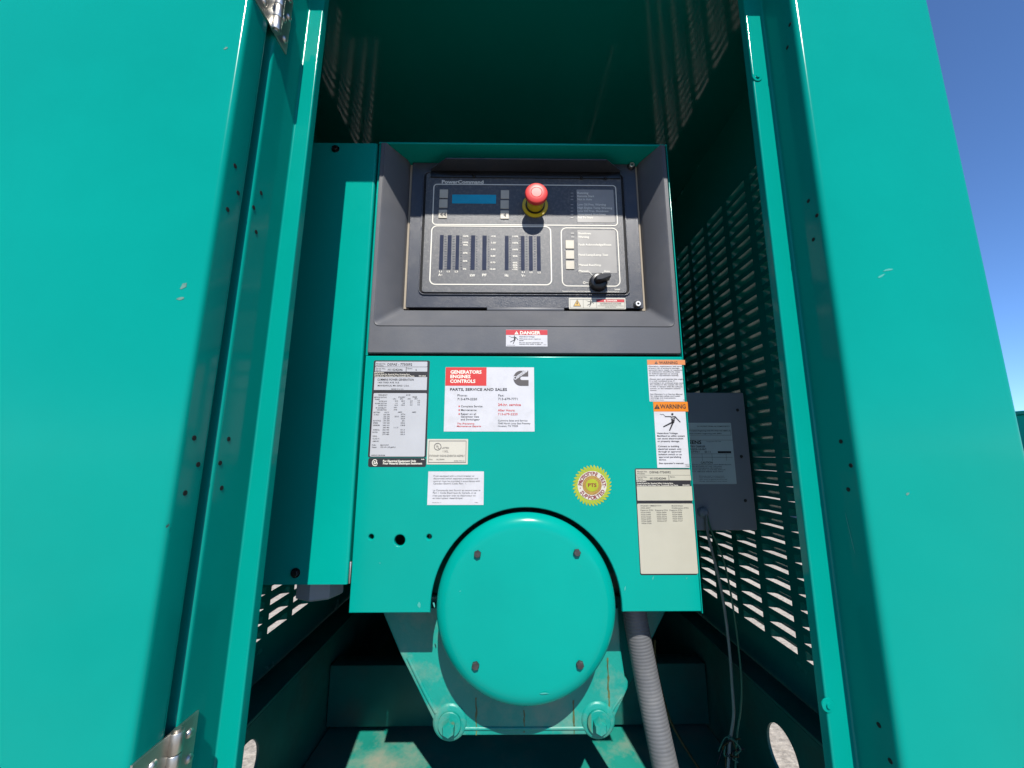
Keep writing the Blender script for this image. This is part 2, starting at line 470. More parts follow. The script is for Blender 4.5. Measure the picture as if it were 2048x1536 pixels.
# ================================================================== SETTING
gv = [(-400, -400, GROUND), (400, -400, GROUND), (400, 400, GROUND), (-400, 400, GROUND)]
g = link_mesh('ground', mesh_from(gv, [(0, 1, 2, 3)]), 'concrete'); g['kind'] = 'structure'; g['label'] = 'pale concrete yard seen through the slots and holes'

# ================================================================== ENCLOSURE
YJ = 0.530                      # door stop flange
YF = 0.470                      # front of the enclosure
XL, XR = -0.3306, 0.4150        # sides of the doorway
WL, WR = -0.555, 0.605          # louvered side walls
CEIL = 0.90
BACK = 2.6
TOPZ, BOTZ = 0.895, -0.95
enc = thing('generator_enclosure', 'glossy teal sheet metal generator enclosure with open doorway and louvered sides', 'enclosure', (0, 0.5, GROUND))

LEAN_L, LEAN_R = (-0.0045, 0.012), (0.002, 0.007)      # the door frame leans a little against the cabinet
def lean(o, side):
    a, k = side
    off = base_of(o)
    for v in o.data.vertices: v.co.x += a + k*(v.co.z + off.z)
    o.data.update()
    return o
def on_return(px, py, X, side):
    """point of the leaning side face X seen at a pixel"""
    w = atx(px, py, X)
    for _ in range(3): w = atx(px, py, X + side[0] + side[1]*w.z)
    return w
# left post: front, rounded edge, return with holes, lit door stop flange
lean(sheet('door_post', 'paint', enc, [(-0.62, 0.4622), (XL, 0.4622), (XL, YJ), (-0.3065, YJ), (-0.3065, YJ+0.014)], BOTZ, TOPZ, (0, 0.0055, 0.003, 0.0026, 0)), LEAN_L)
box('post_backing', 'paint_in', enc, -0.62, XL-0.022, YJ+0.003, YJ+0.006, BOTZ, CEIL)
# right corner post: lip, flange, return, broad front, outer edge
cp = lean(sheet('corner_post', 'paint', enc, [(0.3855, YJ+0.014), (0.3855, YJ), (XR, YJ), (XR, YF), (0.621, YF), (0.621, 0.565), (WR+0.001, 0.565)], BOTZ, TOPZ, (0, 0.0028, 0.003, 0.009, 0.009, 0.004, 0), label='broad bright teal corner post beside the sky'), LEAN_R)
# left door, folded back in front of the enclosure
door = lean(sheet('door', 'paint', enc, [(-0.80, 0.4500), (-0.80, 0.4097), (XL, 0.4097), (XL, 0.4509), (-0.37, 0.4509)], -0.93, 0.80, 0.0075, label='large teal door folded fully open'), LEAN_L)
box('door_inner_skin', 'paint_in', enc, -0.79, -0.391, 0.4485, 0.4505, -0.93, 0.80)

# roof
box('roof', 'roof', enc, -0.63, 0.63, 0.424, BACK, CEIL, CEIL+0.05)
box('roof_header', 'paint', enc, -0.66, 0.64, 0.418, 0.4235, CEIL-0.071, CEIL+0.05, 0.002)
# rear wall
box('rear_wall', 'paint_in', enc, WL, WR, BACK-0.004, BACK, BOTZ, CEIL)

# louvered side walls
LP_Y, LP_Z = 0.1065, 0.0310
LEN, HH, DD = 0.0827, 0.0175, 0.0190
ROWS, COLS = 36, 8
Z_BOT = -0.412
RT_ = -0.502                     # the side sheets end on the rail ledge
def louver_mesh(side):
    """hood of one louver, pushed outwards; local: Y along, Z up, X outwards (side = +1 / -1), its slit at z = 0"""
    V, Fc = [], []
    nt_, ns = 12, 4
    rr = 0.011
    for i in range(nt_+1):
        u = -1 + 2*i/nt_
        t = math.copysign(abs(u)**0.7, u) * LEN/2
        e = max(0.0, (abs(t)-(LEN/2-rr))/rr)
        d = DD*math.sqrt(max(0.0, 1-e*e))
        for j in range(ns+1):
            a = j/ns*math.pi/2
            V.append((side*d*math.sin(a), t, HH*math.cos(a)))
    w = ns+1
    for i in range(nt_):
        for j in range(ns): Fc.append((i*w+j, i*w+j+1, (i+1)*w+j+1, (i+1)*w+j))
    return mesh_from(V, Fc)

def side_wall(side, X, y_first, name, singles, label):
    """sheet with a slot per louver, and a hood over each slot"""
    ys = [y_first + c*LP_Y for c in range(COLS)]
    zs = [Z_BOT + k*LP_Z for k in range(ROWS)]
    V, Fc = [], []
    def quad(y0, y1, z0, z1):
        n = len(V); V.extend([(X, y0, z0), (X, y1, z0), (X, y1, z1), (X, y0, z1)]); Fc.append((n, n+1, n+2, n+3))
    edges = [YJ+0.004] + sum([[y, y+LEN] for y in ys], []) + [BACK]
    for i in range(0, len(edges)-1, 2): quad(edges[i], edges[i+1], RT_, CEIL)
    for y in ys:
        zz = [RT_] + sum([[z, z+HH] for z in zs], []) + [CEIL]
        for i in range(0, len(zz)-1, 2): quad(y, y+LEN, zz[i], zz[i+1])
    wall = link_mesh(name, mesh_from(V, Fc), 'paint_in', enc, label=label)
    lm = louver_mesh(side); lm.materials.append(M['paint_in'])
    lm.polygons.foreach_set("use_smooth", [True]*len(lm.polygons))
    restV, restF = [], []
    first = None
    for ci, y in enumerate(ys):
        for ki, z in enumerate(zs):
            if singles(ci, ki):
                o = bpy.data.objects.new('louver', lm); col.objects.link(o); o.parent = wall
                o.location = Vector((X, y+LEN/2, z)) - base_of(enc)
            else:
                n = len(restV)
                restV.extend([(v.co.x+X, v.co.y+y+LEN/2, v.co.z+z) for v in lm.vertices])
                restF.extend([tuple(i+n for i in q.vertices) for q in lm.polygons])
    if restV: link_mesh('louver', mesh_from(restV, restF), 'paint_in', wall, 80, kind='stuff')
    return wall
side_wall(1, WR, 0.5765, 'louvered_wall', lambda c, k: c < 8, 'dark right side wall pierced by rows of louvers')
side_wall(-1, WL, 0.5765, 'louvered_wall', lambda c, k: c in (2, 3, 4, 5) and k < 10, 'dark left side wall pierced by rows of louvers')
# lower skirt outside so daylight stays out below the rails
# hinges
def hinge(zb, zt, bottom_cut, top_cut):
    X = XL + 0.0012
    yc = 0.4566
    h = bpy.data.objects.new('hinge', None); col.objects.link(h); h.parent = enc; h['label'] = 'worn steel butt hinge'
    for s in (-1, 1):
        c = 0.010
        y0, y1 = yc + s*0.004, yc + s*(0.0455 if s < 0 else 0.032)
        pts = [(y0, zb), (y1, zb), (y1, zt-c if top_cut else zt), (y1 - s*c if top_cut else y1, zt), (y0, zt)]
        holes_z = (zb+0.022, zt-0.022)
        me = flat_shape([(a, b) for a, b in pts], (), 0.0022, 0.0004)
        # local (a, b, c) -> (X + c, a, b)
        me.transform(Matrix(((0, 0, 1, X), (1, 0, 0, 0), (0, 1, 0, 0), (0, 0, 0, 1))))
        lf = link_mesh('leaf', me, 'steel', h, 30)
        for zz, yy in ((zb+0.016, yc+s*0.024), (zb+0.042, yc+s*0.016), (zb+0.058, yc+s*0.026), (zt-0.016, yc+s*0.022)):
            pm = lathe_mesh([(0, 0.0030), (0.0022, 0.0030), (0.0034, 0.0024), (0.0046, 0.0008), (0.0048, 0)], 20, 'X', (X+0.001, yy, zz))
            link_mesh('rivet', pm, 'steel', h, 40)
    nk = 5
    for k in range(nk):
        a, b = zb + (zt-zb)*k/nk + 0.0004, zb + (zt-zb)*(k+1)/nk - 0.0004
        lathe('knuckle', 'steel', h, [(0.0038, a), (0.0058, a), (0.0062, a+0.0006), (0.0062, b-0.0006), (0.0058, b), (0.0038, b)], (X+0.004, yc, 0), 'Z', 24)
    lathe('pin', 'steel', h, [(0, zb-0.002), (0.0035, zb-0.002), (0.0036, zt+0.002), (0, zt+0.002)], (X+0.004, yc, 0), 'Z', 16)
    return h
hb = atx(548, 58, XL)
hinge(hb.z - 0.012, hb.z + 0.09, True, True)
hb2 = atx(352, 1468, XL)
hinge(hb2.z - 0.10, hb2.z, False, False)
for h in [o for o in bpy.data.objects if o.parent and o.parent.name.startswith('hinge')]: lean(h, LEAN_L)

# near-black discs painted as the shade in drilled holes; painted-over washers
def dimple(Xs, y, z, r=0.0028, nx=1):
    ring = lathe_mesh([(r*0.75, 0.0002), (r*1.15, 0.0007), (r*1.4, 0.0)], 18, 'X', (0, 0, 0))
    ring.transform(Matrix.Translation((Xs, y, z)) @ Matrix.Diagonal((nx, 1, 1, 1)))
    o = link_mesh('drilled_hole', lathe_mesh([(0, 0.0005*nx), (r, 0.0005*nx), (r, 0.0001*nx)], 16, 'X', (Xs, y, z)), 'dark', enc)
    return o
for q in ((470, 332), (476, 386), (455, 419), (388, 876), (396, 929), (370, 986), (522, 386), (507, 415), (512, 464), (457, 878), (440, 926), (443, 976)):
    w = on_return(q[0], q[1], XL, LEAN_L); dimple(w.x, w.y, w.z, 0.0028)
for q in ((1617, 402), (1634, 431), (1627, 479), (1580, 49), (1575, 95), (1682, 883), (1702, 931), (1697, 979), (1758, 1450), (1781, 1522)):
    w = on_return(q[0], q[1], XR, LEAN_R); dimple(w.x, w.y, w.z, 0.0026, -1)
for q in ((1514, 155), (1655, 1410)):
    w = at(q[0], q[1], YJ)
    lathe('painted_bolt', 'paint', enc, [(0, -0.0034), (0.0028, -0.0034), (0.0032, -0.0016), (0.0075, -0.0014), (0.0080, -0.0004), (0.0080, 0)], (w.x, YJ, w.z), 'Y', 20)

# paint chips and scuffs on the door and post
def chip(px, py, Y=None, X=None, size=0.004, m='chip', asp=1.6, n=9, parent=enc, ang=0.6):
    w = at(px, py, Y) if Y is not None else on_return(px, py, X, LEAN_L if X < 0 else LEAN_R)
    if Y is None: X = w.x
    pts = []
    for i in range(n):
        a = 2*math.pi*i/n; r_ = size*(0.6+0.6*random.random())
        u, v = r_*asp*math.cos(a), r_*math.sin(a)
        pts.append((u*math.cos(ang)-v*math.sin(ang), u*math.sin(ang)+v*math.cos(ang)))
    V = [(w.x+a, Y-0.0003, w.z+b) for a, b in pts] if Y is not None else [(X+(0.0003 if X < 0 else -0.0003), w.y+a, w.z+b) for a, b in pts]
    link_mesh('paint_chip', mesh_from(V, [tuple(range(n))]), m, parent)
chip(368, 572, Y=0.4097, size=0.0032, asp=1.8, ang=0.9)
chip(361, 597, Y=0.4097, size=0.0022, asp=2, ang=0.4)
chip(452, 97, Y=0.4097, size=0.0018)
chip(1815, 988, Y=YF, size=0.0016)
chip(1762, 552, Y=YF, size=0.0013, asp=5, m='scratch', ang=0.5)
chip(1776, 540, Y=YF, size=0.0014, asp=5, m='scratch', ang=0.2)
chip(335, 1051, X=XL, size=0.0016)
chip(1700, 1065, X=XR, size=0.0008, asp=30, m='scratch', ang=1.45)

# ================================================================== SKID BASE
skid = thing('skid_base', 'dark teal steel skid base with round lifting holes beneath the generator', 'skid', (0, 1.4, GROUND))
FLOOR = -0.725
RT = -0.500
def rail(X, xo, hy, hz, hr):
    s = 1 if X > 0 else -1
    web = flat_shape([(YJ+0.03, FLOOR-0.03), (BACK-0.05, FLOOR-0.03), (BACK-0.05, RT-0.003), (YJ+0.03, RT-0.003)], [circle(hy, hz, hr, 36)], 0.006, 0.0008)
    web.transform(Matrix(((0, 0, 1, X+s*0.003), (1, 0, 0, 0), (0, 1, 0, 0), (0, 0, 0, 1))))
    ra = link_mesh('side_rail', web, 'rail', skid, 30)
    me = box_mesh(min(X, xo), max(X, xo), YJ+0.03, BACK-0.05, RT-0.0025, RT+0.004, 0.001)
    link_mesh('rail_ledge', me, 'rail', skid, 30)
    return ra
rail(-0.482, WL+0.004, 0.837, -0.577, 0.047)
rail(0.546, WR-0.004, 0.888, -0.586, 0.047)
box('crossmember', 'rail', skid, -0.478, 0.542, 1.185, 1.24, -0.713, -0.566, 0.003)
box('crossmember', 'rail', skid, -0.478, 0.542, 1.75, 1.81, -0.650, RT-0.004, 0.003)
box('base_plate', 'floor', skid, -0.477, 0.541, YJ-0.02, BACK-0.06, FLOOR-0.012, FLOOR, 0.001)
box('sub_base', 'paint_in', skid, -0.477, 0.541, YJ-0.02, BACK-0.06, GROUND+0.004, FLOOR-0.014, 0.004)

# ================================================================== ALTERNATOR
YB = 0.800
dc = at(1053, 1215, 0.70)
CX, CZ = dc.x, dc.z
DR = 0.150
alt = thing('alternator', 'round teal alternator end with large bolted cover plate on two cast feet', 'alternator', (CX, 1.0, -0.50))
Yc = 0.692
prof = [(0, Yc), (0.05, Yc+0.0002), (0.100, Yc+0.0010), (0.122, Yc+0.0022)]
for i in range(1, 9):
    a = i/8*math.pi/2
    prof.append((0.122 + 0.028*math.sin(a), Yc+0.0022 + 0.020*(1-math.cos(a))))
prof += [(DR, Yc+0.028), (DR-0.003, Yc+0.030)]
disc = lathe('end_cover', 'panel', alt, prof, (CX, 0, CZ), 'Y', 128, 40, label='domed glossy teal cover with four bolts')
first = None
for q in ((955, 1108), (1154, 1105), (951, 1331), (1160, 1329)):
    w = at(q[0], q[1], Yc)
    b = link_mesh('cover_bolt', hexbolt_mesh(Vector((w.x, Yc+0.0022, w.z)), 0.0062, 0.0055, 0.0, 0.001, turn=random.random()), 'bolt', disc, 30)
# cast end bracket
bo = [at(761, 1215, YB), at(799, 1306, YB), at(875, 1459, YB), at(889, 1472, YB), at(1205, 1470, YB), at(1221, 1456, YB), at(1256, 1377, YB), at(1257, 1363, YB), at(1250, 1354, YB), at(1242, 1300, YB), at(1237, 1215, YB)]
br = plate('end_bracket', 'cast', alt, [(w.x, w.z) for w in bo][::-1], YB, 0.03, (), 0.003)
# raised ribs along the edges of the casting
def rib(pts, wid=0.006, hgt=0.006, parent=alt, Y=YB, m='cast'):
    P = [at(a, b, Y) for a, b in pts]
    path = smooth_path([(p_.x, Y+0.001, p_.z) for p_ in P], 6)
    link_mesh('cast_rib', tube_mesh(path, wid, 8), m, parent, 60)
rib([(816, 1315), (850, 1385), (872, 1425)], 0.004)
rib([(925, 1457), (1060, 1457), (1178, 1456)], 0.0035)
rib([(1244, 1392), (1226, 1418), (1218, 1440)], 0.003)
for q in ((900, 1444), (1196, 1440)):
    w = at(q[0], q[1], YB)
    lathe('foot_boss', 'cast', alt, [(0, -0.0035), (0.026, -0.0035), (0.029, -0.002), (0.031, 0.001)], (w.x, YB, w.z), 'Y', 36)
    lathe('foot_washer', 'cast', alt, [(0, -0.0095), (0.0195, -0.0095), (0.0205, -0.0085), (0.0205, -0.003)], (w.x, YB, w.z), 'Y', 32)
    link_mesh('foot_bolt', hexbolt_mesh(Vector((w.x, YB-0.0095, w.z)), 0.0118, 0.016, 0, 0.0, turn=0.5), 'cast', alt, 30)
for (a, b, c, d, w_) in ((1215, 1315, 1217, 1395, 0.0026), (1218, 1395, 1220, 1452, 0.0024), (952, 1395, 953, 1470, 0.0022), (1147, 1400, 1148, 1468, 0.0022), (1048, 1420, 1049, 1465, 0.0016), (931, 1430, 932, 1450, 0.0015)):
    A, B = at(a, b, YB), at(c, d, YB)
    pts = []
    nn = 14
    wob = [0.0004*math.sin(i*0.9+a) for i in range(nn+1)]
    for i in range(nn+1): pts.append((A.x+(B.x-A.x)*i/nn + wob[i] - w_*(0.25+0.7*random.random()), A.z+(B.z-A.z)*i/nn))
    for i in range(nn, -1, -1): pts.append((A.x+(B.x-A.x)*i/nn + wob[i] + w_*(0.25+0.7*random.random()), A.z+(B.z-A.z)*i/nn))
    link_mesh('oil_run', mesh_from([(x, YB-0.0005, z) for x, z in pts], [tuple(range(len(pts)))]), 'oil', alt)
# wide end frame behind and the round housing
ho = [at(775, 1190, 0.83), at(876, 1430, 0.83), at(1228, 1430, 0.83), at(1345, 1190, 0.83)]
plate('end_frame', 'paint_in', alt, [(w.x, w.z) for w in ho][::-1], 0.825, 0.02, (), 0.003)
lathe('housing', 'paint_in', alt, [(0, 0.72), (0.120, 0.72), (0.125, 0.80), (0.20, 0.86), (0.205, 0.88), (0.205, 1.9), (0, 1.9)], (CX, 0, CZ), 'Y', 64)

# ================================================================== CONTROL CABINET
Y0 = 0.700
CXL, CXR = -0.2590, 0.3236
ZB = at(1053, 1225, Y0).z
ZM = at(1050, 708, Y0).z          # seam between moulding and lower panel
ZT = at(1050, 287, Y0).z          # top lip
YD = 0.748                        # face of the control door
cab = thing('control_cabinet', 'teal generator control cabinet with charcoal instrument bezel and stickered lower front', 'control cabinet', (0.03, 0.8, ZB))

# lower front panel with arch and three holes
ARC = 0.1580
a0 = math.acos(min(1, abs(ZB-CZ)/ARC)) if ZB < CZ else math.pi/2
outer = [(CXL, ZB), (CXL, ZM-0.004), (CXR-0.002, ZM-0.004), (CXR-0.002, ZB)]
sx = math.sqrt(max(ARC**2-(ZB-CZ)**2, 0))
arc = []
for i in range(49):
    th = math.atan2(ZB-CZ, sx); th2 = math.pi - th
    a = th + (th2-th)*i/48
    arc.append((CX + ARC*math.cos(a), CZ + ARC*math.sin(a)))
outer = [(CXL, ZM-0.004), (CXL, ZB)] + [(p_[0], p_[1]) for p_ in arc[::-1]] + [(CXR-0.0022, ZB), (CXR-0.0022, ZM-0.004)]
outer[2] = (outer[2][0], ZB); 
hs = []
for (a, b, r_) in ((742, 1074, 0.0042), (799, 1081, 0.0090), (858, 1074, 0.0042)):
    w = at(a, b, Y0); hs.append(circle(w.x, w.z, r_, 24))
front = plate('front_panel', 'panel', cab, outer, Y0, 0.010, hs, 0.0022)
# body: sides, top lip
box('side_panel', 'panel', cab, CXL-0.0005, CXL+0.0025, Y0+0.0105, 0.96, ZB+0.002, ZT-0.004)
box('side_panel', 'panel', cab, CXR-0.0020, CXR, Y0+0.0005, 0.96, ZB-0.003, ZT-0.0042, 0.0008)
box('side_flange', 'panel', cab, CXL-0.001, CXL+0.0032, Y0+0.002, Y0+0.0105, ZM-0.003, ZT-0.0042, 0.0006)
box('top_panel', 'panel', cab, CXL-0.001, CXR, Y0-0.001, 0.96, ZT-0.004, ZT, 0.0008)
box('rear_panel', 'paint_in', cab, CXL+0.003, CXR-0.005, 0.955, 0.96, -0.05, ZT-0.0045)
box('inner_partition', 'paint_in', cab, CXL+0.003, CXR-0.005, 0.80, 0.803, -0.04, ZT-0.0046)

# charcoal bezel
XiL, XiR = -0.2105, 0.280
ZiB = at(1050, 622, YD).z
ZrB = at(1050, 652, Y0).z
zt = ZT-0.0048
YbF = Y0-0.004
V, Fc = [], []
bxL, bxR = CXL+0.0040, CXR-0.0050
# outer/inner loops (left, bottom, right) with a rounded front bead
loops = [
    [(bxL, Y0+0.03, zt), (bxL, Y0+0.03, ZM), (bxR, Y0+0.03, ZM), (bxR, Y0+0.03, zt)],
    [(bxL, YbF+0.002, zt), (bxL, YbF+0.002, ZM), (bxR, YbF+0.002, ZM), (bxR, YbF+0.002, zt)],
    [(bxL+0.0015, YbF, zt), (bxL+0.0015, YbF, ZM+0.0015), (bxR-0.0015, YbF, ZM+0.0015), (bxR-0.0015, YbF, zt)],
    [(bxL+0.008, YbF, zt), (bxL+0.008, YbF, ZrB-0.0030), (bxR-0.008, YbF, ZrB-0.0030), (bxR-0.008, YbF, zt)],
    [(bxL+0.009, YbF-0.0012, zt), (bxL+0.009, YbF-0.0012, ZrB-0.0015), (bxR-0.009, YbF-0.0012, ZrB-0.0015), (bxR-0.009, YbF-0.0012, zt)],
    [(bxL+0.0108, YbF, zt), (bxL+0.0108, YbF, ZrB), (bxR-0.0108, YbF, ZrB), (bxR-0.0108, YbF, zt)],
    [(XiL-0.003, YD-0.006, zt), (XiL-0.003, YD-0.006, ZiB-0.002), (XiR+0.003, YD-0.006, ZiB-0.002), (XiR+0.003, YD-0.006, zt)],
    [(XiL, YD+0.004, zt), (XiL, YD+0.004, ZiB), (XiR, YD+0.004, ZiB), (XiR, YD+0.004, zt)],
    [(XiL, YD+0.022, zt), (XiL, YD+0.022, ZiB), (XiR, YD+0.022, ZiB), (XiR, YD+0.022, zt)],
]
def round_loop(lp, r, n=5):
    a, b, c, d = [Vector(q) for q in lp]
    out = [a]
    for (p0, p1, p2) in ((a, b, c), (b, c, d)):
        A = p1 + (p0-p1).normalized()*r; B = p1 + (p2-p1).normalized()*r
        for j in range(n+1):
            t = j/n; out.append((1-t)**2*A + 2*t*(1-t)*p1 + t*t*B)
    out.append(d); return out
rad = [0.003, 0.003, 0.003, 0.012, 0.012, 0.012, 0.010, 0.010, 0.010]
LL = [round_loop(lp, r_) for lp, r_ in zip(loops, rad)]
nn = len(LL[0])
for lp in LL: V.extend(lp)
for k in range(len(LL)-1):
    for i in range(nn-1):
        Fc.append((k*nn+i, k*nn+i+1, (k+1)*nn+i+1, (k+1)*nn+i))
bm = bmesh.new(); bm.from_mesh(mesh_from(V, Fc))
bz = link_mesh('bezel', bm_mesh(bm), 'bezel', cab, 32, label='flared charcoal bezel round the control panel')
# tab on the lower lip of the bezel
t0, t1 = at(974, 622, YD), at(1128, 626, YD)
box('bezel_tab', 'bezel', cab, t0.x, t1.x, YD-0.005, YD+0.02, ZiB-0.001, ZiB+0.0058, 0.0015)

# control door with its raised rim, gaskets and visor
PXL, PXR = -0.2040, 0.2735
PZB = ZiB+0.0065
PZT = ZT-0.0060
cdoor = plate('control_door', 'plate', cab, rrect(PXL, PXR, PZB, PZT, 0.002), YD, 0.006, (), 0.0012, label='dark control door carrying the instrument membrane')
box('gasket', 'gasket', cab, XiL+0.0005, PXL+0.004, YD+0.008, YD+0.016, PZB, PZT)
box('gasket', 'gasket', cab, PXR-0.004, XiR-0.0005, YD+0.008, YD+0.016, PZB-0.002, PZT)
box('door_recess_shade', 'dark', cab, XiL+0.0005, XiR-0.0005, YD+0.018, YD+0.019, ZiB, PZT)  # near-black sheet painted as the shade behind the door gaps
pf = Print(None, YD, 730, 270, 3.151)
def prect(x0, y0, x1, y1, Y=YD):
    q = Print(None, Y, 730, 270, 3.151)
    xm, ym = (x0+x1)/2, (y0+y1)/2
    return q.P(x0, ym)[0], q.P(x1, ym)[0], q.P(xm, y1)[1], q.P(xm, y0)[1]
# raised rim: ring standing proud, dark groove inside
x0, x1, z0, z1 = prect(352, 240, 1650, 1012)
def ringplate(name, m, parent, A, B, rA, rB, Y, thick, bevel):
    return plate(name, m, parent, rrect(*A, rA), Y, thick, [rrect(*B, rB)], bevel)
ringplate('rim', 'plate', cdoor, (x0, x1, z0, z1), (x0+0.0022, x1-0.0022, z0+0.0022, z1-0.0022), 0.012, 0.010, YD-0.0028, 0.0026, 0.0007)
plate('rim_groove', 'dark', cdoor, rrect(x0+0.0023, x1-0.0023, z0+0.0023, z1-0.0023, 0.010), YD-0.0006, 0.0005)
YM = YD-0.0036
mx0, mx1, mz0, mz1 = x0+0.0072, x1-0.0072, z0+0.0048, z1-0.004
mem = plate('instrument_membrane', 'membrane', cdoor, rrect(mx0, mx1, mz0, mz1, 0.006), YM, 0.0028, (), 0.0008)
# visor
vy, vf = at(1050, 346, YD).z, YD-0.041
vb = [at(863, 346, YD), at(1239, 349, YD)]
vt = [at(892, 318, vf), at(1213, 321, vf)]
me = flat_shape([(vb[0].x, -YD), (vb[1].x, -YD), (vb[1].x, -(YD-0.010)), (vt[1].x, -vf), (vt[0].x, -vf), (vb[0].x, -(YD-0.010))], (), 0.0025, 0.0006)
me.transform(Matrix.Translation((0, 0, vy)) @ Matrix.Diagonal((1, -1, 1, 1)))
me.flip_normals()
vis = link_mesh('visor', me, 'plate', cdoor, 30)
box('visor_flange', 'black', cdoor, vb[0].x, vb[1].x, YM-0.0030, YM-0.0004, at(1050, 357, YM).z, vy-0.0014, 0.0008)
for q in ((948, 352), (1163, 355), (1211, 356)):
    w = at(q[0], q[1], YM-0.003)
    lathe('visor_screw', 'black', cdoor, [(0, -0.0022), (0.0020, -0.0022), (0.0034, -0.0008), (0.0036, 0)], (w.x, YM-0.003, w.z), 'Y', 16)
for q in ((1262, 334), (1274, 610)):
    w = at(q[0], q[1], YD)
    sc = lathe('door_screw', 'steel', cdoor, [(0.0022, -0.0058), (0.0024, -0.0082), (0.0050, -0.0082), (0.0058, -0.0072), (0.0058, 0)], (w.x, YD, w.z), 'Y', 24)
    lathe('screw_recess', 'dark', cdoor, [(0, -0.0060), (0.0022, -0.0060), (0.0022, -0.0058)], (w.x, YD, w.z), 'Y', 6)
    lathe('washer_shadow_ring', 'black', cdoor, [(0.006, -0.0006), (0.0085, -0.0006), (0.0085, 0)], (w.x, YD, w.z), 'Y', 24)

# ---- membrane print
pm = Print(mem, YM-0.0004, 730, 270, 3.151)
W = 'white'
pm.text("PowerCommand", 484, 747, 306, 20, W, 0.035)
pm.frame(427, 312, 1588, 570, 6, W, 0.008)
pm.frame(411, 572, 1176, 946, 7, W, 0.012)
pm.frame(1237, 584, 1602, 955, 6, W, 0.012)
for q in ((1336, 345, 1570, 551), (1342, 600, 1582, 870)):
    a, b, c, d = prect(*q, YM)
    plate('label_window', 'window', mem, rrect(a, b, c, d, 0.002), YM-0.00035, 0.0003)
for s, xa, xb, y in (("Running", 1338, 1408, 372), ("Remote Start", 1338, 1444, 392), ("Not in Auto", 1339, 1431, 412), ("Low Oil Pres. Warning", 1340, 1518, 445),
                     ("High Engine Temp Warning", 1340, 1558, 466), ("Low Oil Pres. Shutdown", 1340, 1534, 486), ("Overspeed Shutdown", 1341, 1517, 506), ("Fail To Start", 1342, 1437, 527)):
    pm.text(s, xa, xb, y, 12.5, W, 0.028, lift=2)
    pm.rect(1296, y-8, 1313, y-3, 'window', 1, name='printed_line')
for s, xa, xb, y in (("Shutdown", 1343, 1424, 627), ("Warning", 1343, 1412, 649), ("Fault Acknowledge/Reset", 1346, 1553, 698), ("Panel Lamp/Lamp Test", 1346, 1532, 762), ("Manual Run/Stop", 1347, 1488, 826), ("Manual", 1347, 1406, 864)):
    pm.text(s, xa, xb, y, 12.5, W, 0.028, lift=2)
pm.text("Auto", 1505, 1544, 865, 12.5, W, 0.028, lift=2)
for y in (620, 643): pm.rect(1298, y-5, 1318, y+4, 'window', 1, name='printed_line')
pm.seg(1408, 858, 1432, 884, 3, W, name='printed_line', lift=2); pm.seg(1500, 866, 1484, 884, 3, W, name='printed_line', lift=2)
pm.ring(1382, 931, 5, 8, W, 1, 20, name='printed_line'); pm.seg(1392, 931, 1408, 931, 3, W, name='printed_line')
pm.text("2100", 1572, 1606, 978, 9, W, 0.03)
pm.text("This product is covered by one or more US and foreign patents", 1243, 1420, 988, 6, W, 0.02)
pm.text("and patents pending issued", 1515, 1600, 991, 6, W, 0.02)
for s, xa, xb, y in (("120%", 618, 652, 642), ("100%", 616, 650, 682), ("90%", 619, 648, 698), ("60%", 617, 646, 748), ("30%", 616, 645, 799), ("0%", 617, 638, 849),
                     ("-0.90", 793, 824, 643), ("1.00", 795, 824, 684), ("0.90", 793, 822, 726), ("0.80", 792, 821, 767), ("0.70", 791, 821, 808), ("<0.60", 785, 822, 850),
                     ("110%", 930, 965, 644), ("105%", 930, 965, 685), ("100%", 930, 964, 727), ("95%", 931, 961, 768), ("90%", 931, 961, 810), ("80%", 931, 961, 825), ("70%", 931, 961, 839), ("<10%", 928, 962, 852)):
    pm.text(s, xa, xb, y, 9.5, W, 0.03)
for s, xa, xb, y in (("L1", 467, 484, 865), ("L2", 516, 535, 865), ("L3", 566, 586, 866), ("L1", 989, 1006, 869), ("L2", 1038, 1056, 870), ("L3", 1089, 1107, 872)):
    pm.text(s, xa, xb, y, 10, W, 0.025)
for s, xa, xb, y in (("A~", 461, 488, 888), ("kW", 661, 694, 892), ("PF", 739, 766, 890), ("Hz", 881, 905, 892), ("V~", 985, 1011, 894)):
    pm.text(s, xa, xb, y, 15, W, 0.03)
for xa, xb in ((500, 515), (551, 566), (600, 612), (660, 668), (700, 708), (775, 783), (910, 920), (972, 984), (1012, 1024), (1064, 1076)):
    for k in range(14): pm.rect(xa, 640+k*15.6, xb, 642.5+k*15.6, 'bar', 0, name='scale_ticks')
pm.done()
# bar graph windows
for (xa, ya, xb, yb) in ((472, 631, 496, 848), (522, 632, 547, 848), (574, 633, 596, 849), (670, 633, 696, 850), (742, 634, 769, 851), (884, 636, 908, 852), (986, 637, 1009, 853), (1036, 637, 1060, 854), (1086, 638, 1110, 855)):
    ta, tb = Print(None, YM, 730, 270, 3.151).P((xa+xb)/2 - 5, (ya+yb)/2), None
    a, b, c, d = prect(xa-3, ya, xb-3, yb, YM)
    plate('bar_graph', 'bar', mem, rrect(a, b, c, d), YM-0.0005, 0.0004)
a, b, c, d = prect(549, 377, 826, 433, YM)
plate('display', 'lcd', mem, rrect(a, b, c, d, 0.0005), YM-0.0006, 0.0005, label='blue lit display strip')
